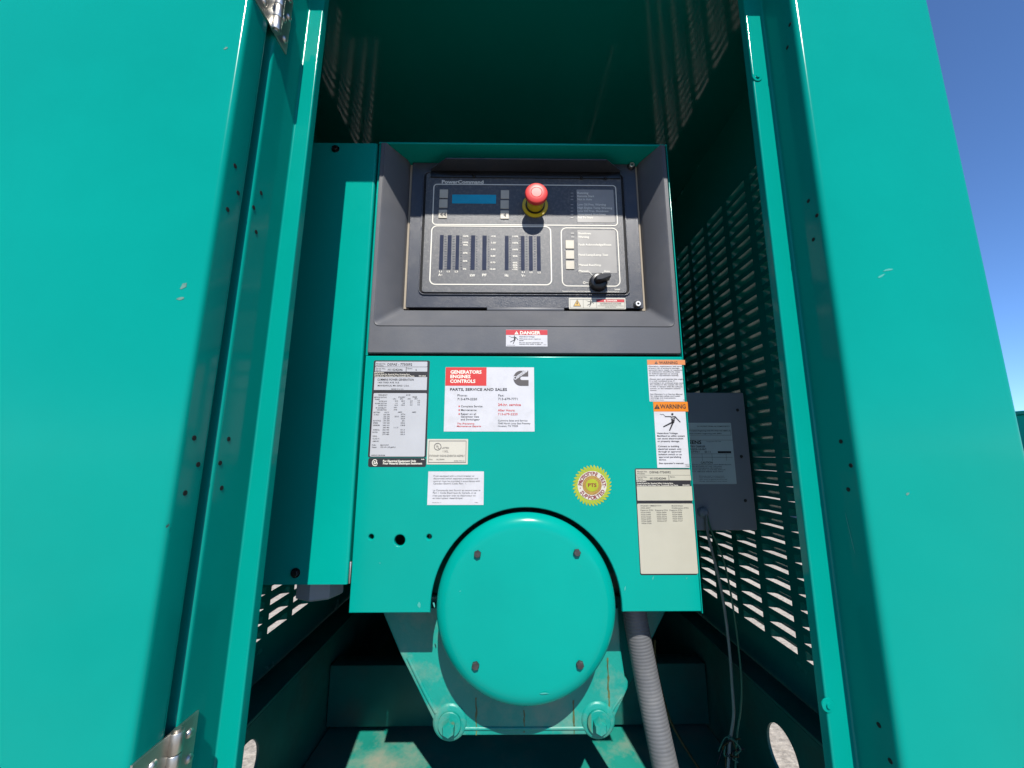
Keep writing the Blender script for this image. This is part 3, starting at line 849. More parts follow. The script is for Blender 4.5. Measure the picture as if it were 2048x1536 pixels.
# membrane keys
def key(cx, cy, w=53, arrows=0):
    a, b, c, d = prect(cx-w/2, cy-w/2, cx+w/2, cy+w/2, YM)
    k = plate('push_button', 'button', mem, rrect(a, b, c, d, 0.0008), YM-0.0016, 0.0015, (), 0.0005)
    if arrows:
        pr = Print(k, YM-0.0018, 730, 270, 3.151)
        for i in range(arrows):
            x = cx + (i-(arrows-1)/2)*21
            pr.poly([(x-9, cy), (x+9, cy-13), (x+9, cy+13)], 'ink', name='arrow_mark')
        pr.done()
for cx, cy, ar in ((497, 372, 0), (494, 434, 0), (491, 500, 2), (882, 377, 0), (880, 440, 0), (880, 504, 1), (1290, 692, 0), (1291, 756, 0), (1292, 821, 0)):
    key(cx, cy, 53, ar)
# emergency stop
es = at(1070, 412, YM)
stop = lathe('stop_button', 'red', mem, [(0, -0.0450), (0.0100, -0.0448), (0.0108, -0.0442), (0.0116, -0.0446), (0.0190, -0.0440), (0.0215, -0.0425), (0.0228, -0.040), (0.0228, -0.036), (0.0215, -0.033), (0.0180, -0.029), (0.0165, -0.024)], (es.x, YM, es.z), 'Y', 56, 30, label='red mushroom emergency stop')
lathe('stop_button_stem', 'yellow', mem, [(0.0166, -0.0275), (0.0172, -0.0270), (0.0172, -0.020), (0.0166, -0.0195), (0.0166, -0.0185), (0.0176, -0.018), (0.0176, -0.006), (0.019, -0.0055), (0.019, -0.003)], (es.x, YM, es.z), 'Y', 48)
lathe('stop_button_collar', 'yellow', mem, [(0.016, -0.0032), (0.0262, -0.0032), (0.0268, -0.0026), (0.0268, 0)], (es.x, YM, es.z), 'Y', 56)
lathe('stem_seal', 'black', mem, [(0.0170, -0.0062), (0.0198, -0.0062), (0.0202, -0.0032)], (es.x, YM, es.z), 'Y', 40)
# selector switch
sw = at(1196, 566, YM)
sel = lathe('selector_switch', 'black', mem, [(0, -0.0125), (0.0150, -0.0125), (0.0165, -0.0115), (0.0180, -0.006), (0.0186, 0)], (sw.x, YM, sw.z), 'Y', 40)
bm = bmesh.new()
lev = [(-0.010, -0.006), (-0.010, 0.006), (0.000, 0.0080), (0.020, 0.0048), (0.020, -0.0048), (0.0, -0.0080)]
lo = [bm.verts.new((a, YM-0.0115, b)) for a, b in lev]; hi = [bm.verts.new((a*0.96, YM-0.030, b*0.72)) for a, b in lev]
bm.faces.new(lo); bm.faces.new(hi[::-1])
for i in range(6): bm.faces.new((lo[i], lo[(i+1) % 6], hi[(i+1) % 6], hi[i]))
bmesh.ops.recalc_face_normals(bm, faces=bm.faces[:])
bmesh.ops.bevel(bm, geom=bm.edges[:], offset=0.0010, segments=2, affect='EDGES')
bmesh.ops.rotate(bm, verts=bm.verts[:], cent=(0, YM, 0), matrix=Matrix.Rotation(R(-14), 3, 'Y'))
bmesh.ops.translate(bm, verts=bm.verts[:], vec=(sw.x, 0, sw.z))
link_mesh('selector_lever', bm_mesh(bm), 'black', mem, 35)

# ---- stickers
YS = Y0
def dangerous_G():
    pr = sticker('danger_label', 'small three-panel danger label by the door screw', 'cream', cdoor, YD, 1110, 580, 10.78, 300, 172, 1522, 412, 0.0015)
    pr.frame(325, 200, 1500, 392, 5, 'greyink', 0.0005)
    pr.rect(606, 200, 612, 392, 'greyink', 1); pr.rect(890, 200, 895, 392, 'greyink', 1)
    pr.triangle(478, 352, 170, 150, 'ink', None, 1); pr.triangle(478, 342, 140, 122, 'amber', None, 2)
    pr.poly([(480, 245), (456, 300), (474, 298), (464, 335), (498, 284), (478, 286), (494, 250)], 'ink', 3)
    pr.man(768, 228, 1.05, 'ink', 1)
    pr.rect(897, 200, 1496, 262, 'dangerred', 1)
    pr.triangle(1075, 248, 54, 36, 'white', None, 2)
    pr.text("DANGER", 1118, 1342, 247, 30, 'white', 0.03, lift=2)
    pr.text("HAZARDOUS VOLTAGE", 975, 1425, 302, 24, 'ink', 0.01)
    pr.text("WILL CAUSE SEVERE INJURY OR DEATH.", 970, 1430, 328, 16, 'ink', 0.0)
    pr.text("DISCONNECT ELECTRICAL SUPPLY SOURCE", 922, 1480, 352, 16, 'ink', 0.0)
    pr.text("BEFORE SERVICING.", 1085, 1318, 376, 16, 'ink', 0.0)
    pr.done()
dangerous_G()
def danger_H():
    pr = sticker('danger_label', 'red and white danger label on the bezel sill', 'paper', bz, YbF, 990, 640, 15.75, 345, 310, 1650, 835)
    pr.rect(345, 312, 1650, 470, 'dangerred', 0)
    pr.triangle(678, 455, 132, 105, 'white', 'greyink', 1)
    pr.text("DANGER", 788, 1432, 452, 96, 'white', 0.035)
    pr.man(613, 507, 1.9, 'ink')
    for s, a, b, y in (("Hazardous Voltage.", 762, 1258, 540), ("Will cause severe injury or", 764, 1450, 610), ("death.", 762, 915, 658), ("Do not operate generator set", 764, 1510, 728), ("without this cover in place.", 764, 1465, 778)):
        pr.text(s, a, b, y, 33, 'ink', 0.012)
    pr.text("0098-8368", 378, 630, 802, 18, 'greyink', 0); pr.text("TWI", 1530, 1615, 786, 14, 'ink', 0.02)
    pr.done()
danger_H()
def nameplate_A():
    pr = sticker('rating_plate', 'tall silver rating plate with black border', 'ink', front, YS, 720, 710, 6.4, 140, 70, 872, 1312, 0.003)
    pr.rect(198, 84, 862, 150, 'silver', 0, 0.0015); pr.rect(193, 155, 861, 212, 'silver', 0)
    pr.rect(588, 155, 595, 211, 'ink', 1)
    for s, a, b, y, h, bo in (("Model No.", 206, 330, 122, 20, 0), ("Modele", 204, 300, 144, 17, 0), ("DSFAE - 7750092", 352, 668, 136, 30, 0.015), ("Serial No.", 202, 328, 184, 20, 0), ("Serie", 200, 265, 207, 17, 0), ("H110242046", 356, 545, 203, 28, 0.015), ("Spec.", 606, 676, 180, 17, 0), ("G", 708, 728, 200, 20, 0.01)):
        pr.text(s, a, b, y, h, 'ink', bo)
    for s, a, b, y in (("IMPORTANT!", 186, 305, 232), ("Model & Serial No. Required When Ordering Parts.", 186, 640, 254), ("Modele & No. Serie Requis Pour Commander Des Pieces.", 184, 700, 276), ("99-2433", 752, 842, 276)):
        pr.text(s, a, b, y, 14, 'white', 0.02)
    pr.rect(182, 282, 856, 448, 'silver', 0)
    pr.text("CUMMINS POWER GENERATION", 222, 688, 328, 25, 'ink', 0.02)
    pr.text("1400 73RD AVE. N.E.", 228, 505, 362, 19, 'ink', 0.012); pr.text("MINNEAPOLIS, MN 55432  U.S.A.", 226, 630, 402, 19, 'ink', 0.012)
    pr.text("MADE IN U S A", 402, 556, 442, 13, 'ink', 0.01)
    pr.rect(150, 488, 841, 1300, 'silver', 0, 0.002)
    rows = [("FREQUENCY", 236, 352, 520), ("60 HZ", 590, 645, 520), ("SERVICE RATING", 180, 340, 550), ("STANDBY", 490, 580, 548), ("PRIME", 672, 730, 546), ("PHASE", 190, 250, 576), ("1PH", 422, 460, 571), ("3PH", 512, 550, 571), ("1PH", 610, 648, 570), ("3PH", 698, 735, 569),
            ("RATED KW", 242, 345, 601), ("53.0", 446, 486, 597), ("80.0", 530, 572, 597), ("0.0", 642, 672, 596), ("0.0", 736, 768, 593), ("POWER FACTOR", 192, 342, 629), ("1.0", 454, 480, 626), ("0.8", 545, 572, 625), ("0.0", 640, 670, 620), ("0.0", 736, 766, 618),
            ("RATED KVA", 236, 342, 655), ("53.0", 442, 484, 652), ("100.0", 526, 572, 650), ("0.0", 640, 670, 647), ("0.0", 736, 766, 645), ("IR CAPABILITY", 202, 338, 685), ("NAV", 434, 474, 680), ("CONNECTION", 216, 340, 711), ("WYE", 432, 474, 709),
            ("BATTERY", 174, 260, 743), ("VOLTS", 310, 370, 743), ("AMPS", 484, 540, 740), ("AMPS", 664, 718, 740), ("12 VDC", 178, 242, 772), ("120/ 208", 300, 378, 771), ("277.6", 522, 578, 767), ("120/ 240", 300, 378, 798), ("223.3", 442, 496, 795), ("240.6", 522, 576, 795), ("127/ 220", 296, 378, 823), ("262.4", 522, 576, 822),
            ("ROTATING", 168, 266, 850), ("139/ 240", 296, 378, 850), ("251", 536, 572, 850), ("SPEED", 168, 230, 878), ("139/ 240", 294, 378, 878), ("240.6", 520, 574, 878), ("1800RPM", 166, 250, 908), ("240/ 416", 292, 376, 908), ("138.8", 520, 576, 908), ("240/ 480", 292, 374, 937), ("111.7", 432, 488, 937),
            ("NOMINAL", 166, 252, 966), ("255/ 440", 288, 372, 966), ("131.2", 518, 572, 965), ("RATED", 160, 225, 997), ("266/ 460", 288, 372, 997), ("125.5", 516, 572, 995), ("277/ 480", 286, 372, 1023), ("120.3", 516, 572, 1023), ("INSUL", 162, 220, 1047), ("CLASS H", 160, 244, 1079), ("AMB 40C", 160, 244, 1112),
            ("FUEL:", 152, 206, 1161), ("MAX FLOW", 262, 368, 1161), ("Diesel", 152, 210, 1189), ("132 L/hr (35 gal/hr)", 262, 454, 1187), ("WIRING DIAGRAM", 142, 318, 1292)]
    for s, a, b, y in rows: pr.text(s, a, b, y, 16, 'ink', 0.012)
    pr.done()
    pr = sticker('equipment_strip', 'black strip with white letters under the rating plate', 'ink', front, YS, 720, 710, 6.4, 106, 1318, 846, 1432, 0.003)
    pr.text("For Electrical Equipment Only", 294, 718, 1369, 25, 'white', 0.03); pr.text("Pour Material Electrique Seulement", 294, 796, 1400, 25, 'white', 0.03)
    pr.text("A40", 782, 822, 1342, 13, 'white', 0.03)
    # certification mark: open ring with letters
    for k in range(30):
        a = R(40 + k*280/30); b = R(40 + (k+1)*280/30)
        if True:
            pr.poly([(192+30*math.cos(a), 1378+34*math.sin(a)), (192+38*math.cos(a), 1378+43*math.sin(a)), (192+38*math.cos(b), 1378+43*math.sin(b)), (192+30*math.cos(b), 1378+34*math.sin(b))], 'white')
    pr.text("SA", 172, 228, 1396, 36, 'white', 0.03)
    pr.done()
nameplate_A()
def service_B():
    pr = sticker('service_label', 'white service sticker with red corner and dark round mark', 'paper', front, YS, 860, 720, 8.904, 262, 130, 1856, 1274)
    pr.rect(276, 130, 1006, 458, 'redink', 0)
    for s, a, b, y in (("GENERATORS", 364, 918, 242), ("ENGINES", 362, 722, 322), ("CONTROLS", 358, 808, 406)): pr.text(s, a, b, y, 56, 'white', 0.035)
    pr.text("PARTS, SERVICE AND SALES", 356, 1372, 546, 44, 'ink', 0.022)
    for s, a, b, y, h, m_, bo in (("Phone:", 488, 664, 648, 38, 'ink', 0), ("713-679-2220", 488, 838, 714, 38, 'ink', 0.008), ("Fax:", 1216, 1318, 648, 38, 'ink', 0), ("713-679-7771", 1214, 1560, 712, 38, 'ink', 0.005), ("24-hr. service", 1210, 1618, 816, 42, 'redink', 0.015),
        ("Complete Service", 550, 934, 840, 32, 'ink', 0.006), ("Maintenance", 550, 828, 906, 32, 'ink', 0.006), ("Repair on all", 550, 820, 976, 32, 'ink', 0.006), ("Generator Sets", 550, 872, 1024, 32, 'ink', 0.006), ("and Switchgear", 548, 886, 1074, 32, 'ink', 0.006),
        ("After Hours:", 1208, 1514, 914, 40, 'redink', 0.01), ("713-679-2220", 1210, 1560, 982, 38, 'redink', 0.005), ("Cummins Sales and Service", 1210, 1736, 1092, 28, 'ink', 0.003), ("7045 North Loop East Freeway", 1210, 1790, 1142, 28, 'ink', 0.003), ("Houston, TX 77029", 1210, 1566, 1190, 28, 'ink', 0.003)):
        pr.text(s, a, b, y, h, m_, bo)
    pr.text("The Preventive", 484, 790, 1146, 28, 'redink', 0.012, True); pr.text("Maintenance Experts", 474, 912, 1192, 28, 'redink', 0.012, True)
    for y in (824, 890, 962): pr.rect(508, y-12, 532, y+12, 'redink', 1)
    # round-backed letter mark with slanted script across it
    cx, cy, ro, ri = 1620, 325, 134, 32
    pts = [(1750, cy-ro)] + [(cx + ro*math.cos(a), cy + ro*math.sin(a)) for a in [R(270 - i*180/24) for i in range(25)]] + [(1756, cy+ro), (1756, cy+ri)]
    inner = [(cx+20 + ri*math.cos(a), cy + ri*math.sin(a)) for a in [R(90 + i*180/14) for i in range(15)]] + [(1750, cy-ri)]
    outl = pts + inner
    me = flat_shape([pr.P(*q) for q in outl], (), 0.0001)
    bm = bmesh.new(); bm.from_mesh(me)
    front_f = [f for f in bm.faces if f.normal.z > 0.5]
    pr.add('greyink', [(v.co.x, v.co.y) for v in bm.verts], [tuple(v.index for v in f.verts) for f in front_f], 1, 'round_mark')
    bm.free()
    Vt, Ft = text_raw("Cummins", 0.045)
    a_, b_ = min(v.x for v in Vt), max(v.x for v in Vt)
    X0, Z0 = pr.P(1508, 360); ang = R(35)
    ln = math.hypot(pr.P(1735, 200)[0]-X0, pr.P(1735, 200)[1]-Z0); kk = ln/(b_-a_); kz = abs(pr.P(0, 0)[1]-pr.P(0, 58)[1])/CAP
    pr.add('paper', [(X0+(v.x-a_)*kk*math.cos(ang)-v.y*kz*math.sin(ang), Z0+(v.x-a_)*kk*math.sin(ang)+v.y*kz*math.cos(ang)) for v in Vt], Ft, 2)
    pr.done()
service_B()
def ul_C():
    pr = sticker('listing_label', 'small cream label with thin black frame and ringed letters', 'cream', front, YS, 840, 870, 10.24, 146, 84, 980, 602)
    pr.frame(176, 116, 946, 566, 9, 'greyink', 0)
    pr.ring(362, 238, 64, 75, 'greyink', 1)
    pr.text("U", 328, 362, 248, 52, 'greyink', 0.01); pr.text("L", 366, 398, 278, 52, 'greyink', 0.01)
    for s, a, b, y, h in (("LISTED", 446, 596, 280, 32), ("11KL", 468, 582, 354, 40), ("STATIONARY ENGINE-GENERATOR ASSEMBLY", 186, 914, 446, 40), ("File", 186, 256, 514, 28), ("AU3044", 334, 498, 514, 28), ("0098-7737-01", 696, 914, 542, 22)):
        pr.text(s, a, b, y, h, 'greyink', 0.0)
    pr.done()
    pr = sticker('code_notice_label', 'plain white two-paragraph notice label', 'paper', front, YS, 840, 870, 10.24, 160, 746, 1305, 1432)
    for s, a, b, y in (("If not equipped with a circuit breaker or", 276, 1116, 854), ("disconnect switch separate protection and", 276, 1188, 906), ("control must be provided in accordance with", 274, 1226, 960), ("Canadian Electric Code, Part  1.", 272, 950, 1010),
                       ("La Commande doit fournir en accord avec le", 266, 1234, 1148), ("Part 1 Code Electrique du Canada, si ce", 264, 1146, 1200), ("n'est pas equiper avec es disjoncteur ou", 260, 1140, 1256), ("es interrupteur desembrayer.", 258, 886, 1308)):
        pr.text(s, a, b, y, 34, 'greyink', 0.0)
    pr.text("98-6446 Rev. C", 248, 430, 1392, 16, 'greyink', 0); pr.text("-TWI-", 1114, 1192, 1392, 16, 'ink', 0.01)
    pr.done()
ul_C()
def warn_D():
    pr = sticker('warning_label', 'upper warning label with pale orange heading', 'paper', front, YS, 1260, 700, 6.143, 224, 122, 688, 633)
    pr.rect(212, 122, 677, 181, 'paleorange', 0)
    pr.triangle(321, 171, 42, 36, 'greyink', 'paleorange', 1)
    pr.text("WARNING", 358, 584, 172, 32, 'ink', 0.01)
    for s, a, b, y in (("Operation, maintenance, and service", 228, 656, 207), ("present risk of property damage,", 230, 610, 229), ("personal injury, death, or exposure", 232, 640, 252), ("to substances identified by state", 233, 612, 274), ("or federal agencies as causing", 234, 590, 297), ("cancer or reproductive toxicity.", 236, 600, 319),
                       ("Always start and operate this engine", 238, 664, 364), ("in a well ventilated area. If", 240, 548, 387), ("operating in an enclosed area, vent", 241, 655, 411), ("the exhaust to the outside. Do not", 243, 642, 433), ("modify or tamper with the exhaust", 244, 644, 456), ("system, or the emission control", 246, 618, 479), ("system.", 247, 330, 502),
                       ("See Operator's or Service Manual", 250, 644, 549), ("for important safety and health", 251, 615, 572), ("warnings and instructions.", 252, 563, 595)):
        pr.text(s, a, b, y, 14.5, 'ink', 0.008)
    pr.text("0098-5574-02(A)", 252, 416, 619, 10, 'greyink', 0); pr.text("-TWI-", 650, 690, 620, 10, 'ink', 0.01)
    pr.done()
    pr = sticker('warning_label', 'lower warning label with bright orange heading and falling figure', 'paper', front, YS, 1260, 700, 6.143, 310, 636, 744, 1447)
    pr.rect(288, 636, 712, 756, 'orange', 0)
    pr.triangle(332, 724, 70, 60, 'ink', 'orange', 1)
    pr.text("WARNING", 370, 686, 719, 50, 'ink', 0.02)
    pr.man(520, 789, 1.58, 'ink')
    for k in range(2): pr.seg(505, 822+k*18, 545, 832+k*18, 6, 'paper', lift=2)
    for s, a, b, y in (("Hazardous Voltage.", 332, 592, 1031), ("Backfeed to utility system", 336, 674, 1064), ("can cause electrocution", 338, 654, 1096), ("or property damage.", 339, 610, 1129), ("Connect to building", 344, 604, 1192), ("electrical system only", 346, 634, 1225), ("through an approved", 348, 628, 1257), ("isolation switch or an", 350, 636, 1291), ("approved paralleling", 354, 628, 1323), ("device.", 356, 446, 1356), ("See operator's manual.", 358, 664, 1400)):
        pr.text(s, a, b, y, 19, 'ink', 0.012)
    pr.text("98-5774", 678, 740, 1410, 9, 'greyink', 0); pr.text("-TWI-", 680, 738, 1432, 11, 'ink', 0.02)
    pr.done()
warn_D()
def nameplate_E():
    pr = sticker('rating_plate', 'tall yellowed rating plate, mostly blank, at the right edge', 'ink', front, YS, 1250, 920, 6.144, 152, 103, 862, 1412, 0.003)
    pr.rect(134, 116, 802, 186, 'old', 0); pr.rect(138, 189, 810, 250, 'old', 0); pr.rect(536, 190, 541, 250, 'ink', 1)
    for s, a, b, y, h, bo in (("Model No.", 148, 274, 152, 20, 0), ("Modele", 150, 244, 176, 18, 0), ("DSFAE-7750092", 304, 562, 164, 26, 0.012), ("Serial No.", 152, 272, 218, 19, 0), ("Serie", 156, 218, 242, 17, 0), ("H110242046", 308, 506, 239, 26, 0.015), ("Spec.", 554, 620, 214, 16, 0)):
        pr.text(s, a, b, y, h, 'ink', bo)
    for s, a, b, y in (("IMPORTANT!", 142, 262, 269), ("Model & Serial No. Required When Ordering Parts.", 146, 594, 293), ("Modele & No. Serie Requis Pour Commander Des Pieces.", 148, 656, 316), ("99-2433", 706, 792, 316)): pr.text(s, a, b, y, 14, 'white', 0.02)
    pr.rect(149, 322, 826, 498, 'old', 0)
    pr.rect(172, 535, 866, 1398, 'old', 0, 0.002)
    rows = [("09/26/2011 MMDDYYYY", 190, 448, 570), ("Build Date", 574, 708, 570), ("0326-6007", 192, 314, 597), ("Calibration P/N", 574, 778, 597), ("Feature P/N", 192, 344, 624), ("Feature P/N", 372, 522, 624), ("Feature P/N", 548, 700, 624),
            ("0326-5402", 194, 316, 651), ("0326-5404", 388, 508, 651), ("0326-5408", 580, 700, 650), ("0326-5490", 196, 318, 679), ("0326-5504", 390, 510, 678), ("0326-5505", 582, 702, 677), ("0326-5560", 198, 320, 706), ("0326-5575", 390, 512, 705), ("0326-5586", 584, 706, 703), ("0326-5597", 200, 322, 732), ("0326-5643", 394, 514, 730), ("0326-5653", 586, 708, 729), ("0326-5685", 202, 324, 758), ("0326-6157", 396, 516, 757), ("0326-7167", 588, 708, 756), ("0326-7326", 204, 326, 785)]
    for s, a, b, y in rows: pr.text(s, a, b, y, 15, 'ink', 0.004)
    pr.done()
nameplate_E()
def seal_F():
    cx, cy = 693, 782
    pr = Print(None, YS, 1130, 910, 12.8)
    n = 34; pts = []
    for i in range(n):
        a = 2*math.pi*i/n; da = 2*math.pi/n
        for f_, rr in ((0.0, 512), (0.18, 500), (0.45, 478), (0.62, 452), (0.80, 440)):
            pts.append((cx + rr*math.cos(a+da*f_)*0.985, cy + rr*math.sin(a+da*f_)*1.04))
    o = plate('round_seal', 'lime', front, [pr.P(*q) for q in pts][::-1], YS-0.0004, 0.0004, label='lime toothed round test seal')
    pr.parent = o; pr.Y = YS-0.0006
    for i in range(n):
        a = 2*math.pi*(i+0.15)/n
        pr.seg(cx+385*math.cos(a+0.05), cy+400*math.sin(a+0.05), cx+470*math.cos(a-0.06), cy+490*math.sin(a-0.06), 7, 'scratch', 2, 0, name='print_block')
    pr.disc(cx, cy, 372, 'cream', 1, 48, name='print_block')
    pr.ring(cx, cy-4, 236, 246, 'amber', 2, 48, name='print_block')
    pr.disc(cx, cy-4, 238, 'amber', 2, 48, name='print_block')
    for i in range(44):
        a = 2*math.pi*i/44
        pr.seg(cx+160*math.cos(a), cy-4+160*math.sin(a), cx+242*math.cos(a), cy-4+242*math.sin(a), 9, 'brown', 15, 3, name='print_block')
    pr.disc(cx, cy-8, 162, 'lime', 4, 40, name='print_block')
    pr.text("PTS", 586, 806, 812, 84, 'maroon', 0.03, lift=5)
    def arc_text(s, a_start, a_end, rad_, top):
        for k, ch in enumerate(s):
            if ch == ' ': continue
            ang = R(a_start + (a_end-a_start)*k/(len(s)-1))
            V_, F_ = text_raw(ch, 0.03)
            mid = (min(v.x for v in V_)+max(v.x for v in V_))/2
            c0x, c0z = pr.P(cx + rad_*math.cos(ang), cy + rad_*math.sin(ang))
            rot = -(ang + math.pi/2) if top else -(ang - math.pi/2)
            unit = abs(pr.P(1, 0)[0]-pr.P(0, 0)[0])*88/CAP
            pr.add('maroon', [(c0x+((v.x-mid)*0.92*math.cos(rot)-(v.y-CAP/2)*math.sin(rot))*unit, c0z+((v.x-mid)*0.92*math.sin(rot)+(v.y-CAP/2)*math.cos(rot))*unit) for v in V_], F_, 3)
    arc_text("PROTOTYPE TEST", 187, 356, 306, True)
    arc_text("SUPPORTED", 147, 29, 310, False)
    for q in ((390, 846), (1004, 818)): pr.disc(q[0], q[1], 14, 'maroon', 3, 10, name='print_block')
    pr.done()
seal_F()
# scuffs and chips in the panel paint
for (a, b, sz, asp, ang, m_) in ((868, 1209, 0.0016, 3, 1.9, 'scratch'), (838, 1210, 0.003, 1.5, 1.7, 'scratch'), (1250, 1177, 0.0012, 3, 1.3, 'scratch'), (1306, 1156, 0.0009, 4, 1.1, 'scratch'), (1373, 1156, 0.0008, 3, 1.0, 'scratch'), (760, 1126, 0.0008, 2, 0, 'scratch'), (790, 1090, 0.0007, 2, 0, 'scratch')):
    chip(a, b, Y=Y0, size=sz, asp=asp, ang=ang, m=m_, parent=cab)
for (a, b, sz, asp, ang, m_) in ((952, 1268, 0.0009, 4, 1.4, 'greyink'), (972, 1286, 0.0009, 2.5, 0.3, 'greyink'), (1003, 1286, 0.0009, 2.5, 0.2, 'greyink'), (1018, 1284, 0.0009, 3, 1.2, 'greyink'), (1052, 1286, 0.0010, 2, -0.6, 'greyink'), (953, 1152, 0.0007, 2, 1.2, 'greyink'), (956, 1280, 0.0016, 1.4, 0.7, 'scratch'), (1160, 1134, 0.0012, 1.6, 0.7, 'scratch'), (1088, 1387, 0.0012, 6, 0.03, 'scratch'), (921, 1182, 0.0008, 3, 0, 'scratch')):
    chip(a, b, Y=Yc+0.0019 if abs(a-1053) > 80 else Yc+0.0010, size=sz, asp=asp, ang=ang, m=m_, parent=alt)
# hinge strip low on the left side of the cabinet
hz0, hz1 = at(697, 1168, Y0).z, at(697, 1124, Y0).z
box('piano_hinge', 'steel', cab, CXL-0.0045, CXL-0.0012, Y0+0.001, Y0+0.006, hz0, hz1, 0.0008)

box('gap_light_stop', 'dark', cab, CXL-0.0058, CXL-0.0012, Y0+0.03, Y0+0.05, ZB+0.06, ZT-0.01)  # added dark strip that blocks a sun sliver between cabinet and junction box
# ================================================================== SIDE JUNCTION BOX
BXR = CXL-0.0060
jz0, jz1 = at(690, 1170, Y0).z, at(690, 284, Y0).z
jb = thing('junction_box', 'narrow tall teal junction box left of the cabinet, half in shadow', 'junction box', (-0.36, 0.8, jz0))
sheet('cover', 'panel', jb, [(-0.455, 0.96), (-0.455, Y0+0.003), (BXR, Y0+0.003), (BXR, 0.96)], jz0, jz1, 0.005)
box('box_top', 'panel', jb, -0.454, BXR-0.001, Y0+0.008, 0.95, jz1-0.003, jz1-0.001)
box('box_floor', 'panel', jb, -0.454, BXR-0.001, Y0+0.008, 0.95, jz0+0.001, jz0+0.003)
for q in ((671, 298), (591, 1146)):
    w = at(q[0], q[1], Y0+0.003)
    link_mesh('cover_screw', hexbolt_mesh(Vector((w.x, Y0+0.003, w.z)), 0.0058, 0.004, 0.008, 0.0012, turn=0.3), 'black', jb, 30)
# cable gland under it
gl = at(640, 1190, 0.79)
gz = jz0
gm_ = lathe_mesh([(0, gz-0.044), (0.036, gz-0.044), (0.042, gz-0.040), (0.042, gz-0.010), (0.036, gz-0.008), (0.036, gz+0.0005)], 8, 'Z', (gl.x, 0.79, 0))
gland = link_mesh('cable_gland', gm_, 'charger', jb, 25, label='grey octagonal cable gland beneath')

# ================================================================== BATTERY CHARGER
YC = 0.940
cx0, cx1 = 0.41, 0.575
cz0, cz1 = at(1440, 1061, YC).z, at(1440, 785, YC).z
ch = thing('battery_charger', 'slate grey battery charger box with printed label in front of the louvers', 'battery charger', (0.44, 0.9, cz0))
case = box('case', 'charger', ch, cx0, cx1, YC, YC+0.085, cz0, cz1, 0.003)
pr = sticker('charger_label', 'pale printed label', 'chargerlabel', case, YC, 1360, 770, 4.655, 40, 352, 500, 922, 0.002)
for s, a, b, y, h, bo in (("SENS", 84, 200, 548, 30, 0.03), ("BATTERY CHARGER", 60, 236, 580, 16, 0.02), ("NRG22-10-RC", 70, 246, 606, 16, 0.015), ("127061", 90, 180, 628, 14, 0.01), ("20 11", 228, 284, 630, 14, 0.01), ("CAUTION", 194, 304, 731, 18, 0.015),
                    ("CAT module beginning with FC, FCA, LC, 0850, A", 60, 466, 432, 10, 0.01), ("module number beginning with 8001", 60, 386, 456, 10, 0.01), ("Longmont CO USA", 244, 384, 530, 8, 0), ("DC OUTPUT PANEL OF COMPONENTS", 160, 460, 390, 10, 0.01),
                    ("RISK OF ELECTRIC SHOCK DISCONNECT INPUT BEFORE SERVICING", 60, 478, 746, 8, 0.01), ("CHARGER BATTERIES OF THIS TYPE ONLY", 60, 394, 762, 8, 0.01), ("READ INSTRUCTION MANUAL USE CAREFULLY", 60, 390, 778, 8, 0.01), ("FOR INDOOR USE ONLY ALLOW FREE AIRFLOW", 60, 424, 794, 8, 0.01), ("DO NOT SMOKE NEAR BATTERY", 60, 404, 811, 8, 0.01), ("Recognized component", 180, 412, 852, 8, 0), ("See manual for installation", 182, 416, 866, 8, 0), ("Refer service to qualified personnel only", 182, 438, 882, 8, 0), ("Keep ventilated and clear", 184, 440, 900, 8, 0)):
    pr.text(s, a, b, y, h, 'ink', bo)
pr.rect(352, 616, 476, 634, 'ink', 1)
pr.frame(60, 418, 474, 468, 2, 'ink'); pr.rect(60, 512, 490, 514, 'greyink', 1)
pr.rect(60, 640, 480, 642, 'ink', 1); pr.rect(60, 672, 490, 674, 'ink', 1); pr.rect(206, 636, 208, 706, 'ink', 1); pr.rect(298, 636, 300, 706, 'ink', 1); pr.rect(430, 640, 432, 704, 'ink', 1)
pr.done()
for q in ((1475, 820), (1483, 913), (1491, 1001)):
    w = at(q[0], q[1], YC)
    lathe('case_screw', 'bolt', case, [(0, -0.0022), (0.002, -0.0022), (0.0036, -0.0008), (0.0038, 0)], (w.x, YC, w.z), 'Y', 16)
gr = at(1404, 1024, YC)
lathe('cable_grommet', 'charger', case, [(0, -0.016), (0.006, -0.0155), (0.0105, -0.011), (0.0115, -0.004), (0.0120, 0)], (gr.x, YC, gr.z), 'Y', 28)

# ================================================================== CABLES, CONDUIT
def cable(name, label, cat, pts, r_, m, group=None):
    path = smooth_path(pts, 10)
    o = link_mesh(name, tube_mesh(path, r_, 10), m, None, 60)
    o['label'] = label; o['category'] = cat
    if group: o['group'] = group
    return o
g0 = gr + Vector((0.002, -0.014, -0.004))
c1 = [g0] + [at(a, b, y) for a, b, y in ((1416, 1070, 0.915), (1431, 1130, 0.91), (1446, 1200, 0.91), (1458, 1290, 0.91), (1464, 1370, 0.91), (1467, 1430, 0.91), (1459, 1490, 0.91), (1455, 1560, 0.90))]
cable('charger_cable', 'grey cable hanging nearest the conduit from the charger grommet', 'cable', c1, 0.0030, 'cable', 'cables hanging from the charger')
c2 = [g0 + Vector((0.003, 0.004, 0.002))] + [at(a, b, y) for a, b, y in ((1424, 1065, 0.93), (1447, 1120, 0.93), (1462, 1190, 0.93), (1474, 1270, 0.93), (1483, 1360, 0.93), (1481, 1420, 0.93), (1474, 1470, 0.93), (1470, 1560, 0.92))]
cable('charger_cable', 'thinner greenish cable hanging nearest the louvered wall', 'cable', c2, 0.0020, 'cablegreen', 'cables hanging from the charger')
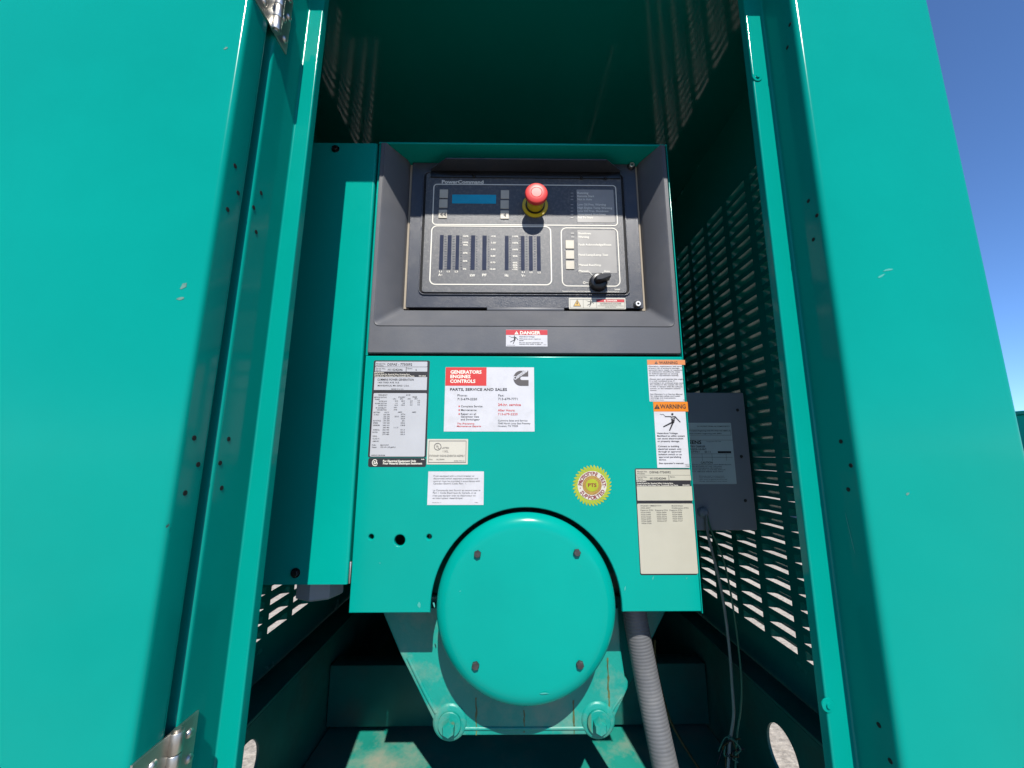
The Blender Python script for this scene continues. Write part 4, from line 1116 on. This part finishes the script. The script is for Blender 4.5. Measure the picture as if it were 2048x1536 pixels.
yw = [at(a, b, y) for a, b, y in ((1310, 1280, 1.04), (1312, 1330, 1.04), (1335, 1425, 1.04), (1360, 1478, 1.03), (1395, 1533, 1.01), (1412, 1560, 0.99))]
cable('yellow_wire', 'thin yellow wire curving down behind the grey conduit', 'wire', yw, 0.0028, 'wire')
# knot of wires
kn = thing('wire_bundle', 'small tangle of loose wire ends below the hanging cables', 'wire bundle', tuple(at(1462, 1500, 0.91)))
kc = at(1460, 1496, 0.905)
for i in range(7):
    a = i*0.9
    pts = [kc + Vector((0.012*math.cos(a), 0.004*math.sin(a*2), 0.012*math.sin(a))), kc + Vector((0.018*math.cos(a+1), -0.006, 0.016*math.sin(a+1))), kc + Vector((0.010*math.cos(a+2), 0.005, 0.02*math.sin(a+2.2))), kc + Vector((0.03*math.cos(a+2.5), 0.0, 0.028*math.sin(a+3.0)-0.01))]
    link_mesh('loose_wire', tube_mesh(smooth_path(pts, 6), 0.0014, 7), ('cablegreen', 'black', 'wire')[i % 3], kn, 60)
# corrugated conduit
cp_ = smooth_path([at(a, b, y) for a, b, y in ((1264, 1180, 0.779), (1271, 1240, 0.779), (1284, 1310, 0.777), (1302, 1400, 0.769), (1321, 1490, 0.758), (1345, 1600, 0.746))], 1)
fine = smooth_path(cp_, 60)
step = (fine[1]-fine[0]).length
pitch = 0.0054
dist = 0.0; dl = [0.0]
for i in range(1, len(fine)): dist += (fine[i]-fine[i-1]).length; dl.append(dist)
cond = link_mesh('flexible_conduit', tube_mesh(fine, lambda i: 0.0210 + 0.0007*(abs(math.sin(math.pi*dl[i]/pitch))**0.6), 28), 'conduit', None, 75)
cond['label'] = 'ribbed grey flexible conduit running down beside the alternator'; cond['category'] = 'conduit'

# ================================================================== NEIGHBOUR
nb = thing('neighbouring_enclosure', 'dark teal machine enclosure in shade beyond the corner post', 'enclosure', (6.6, 4.6, GROUND))
zt_ = at(2040, 826, 4.2).z
box('body', 'paint', nb, 5.43, 8.0, 2.6, 7.0, GROUND+0.15, zt_-0.03, 0.01)
box('roof', 'paint', nb, 5.40, 8.03, 2.57, 7.03, zt_-0.029, zt_+0.01, 0.008)
box('plinth', 'charger', nb, 5.5, 7.9, 2.7, 6.9, GROUND+0.003, GROUND+0.149)
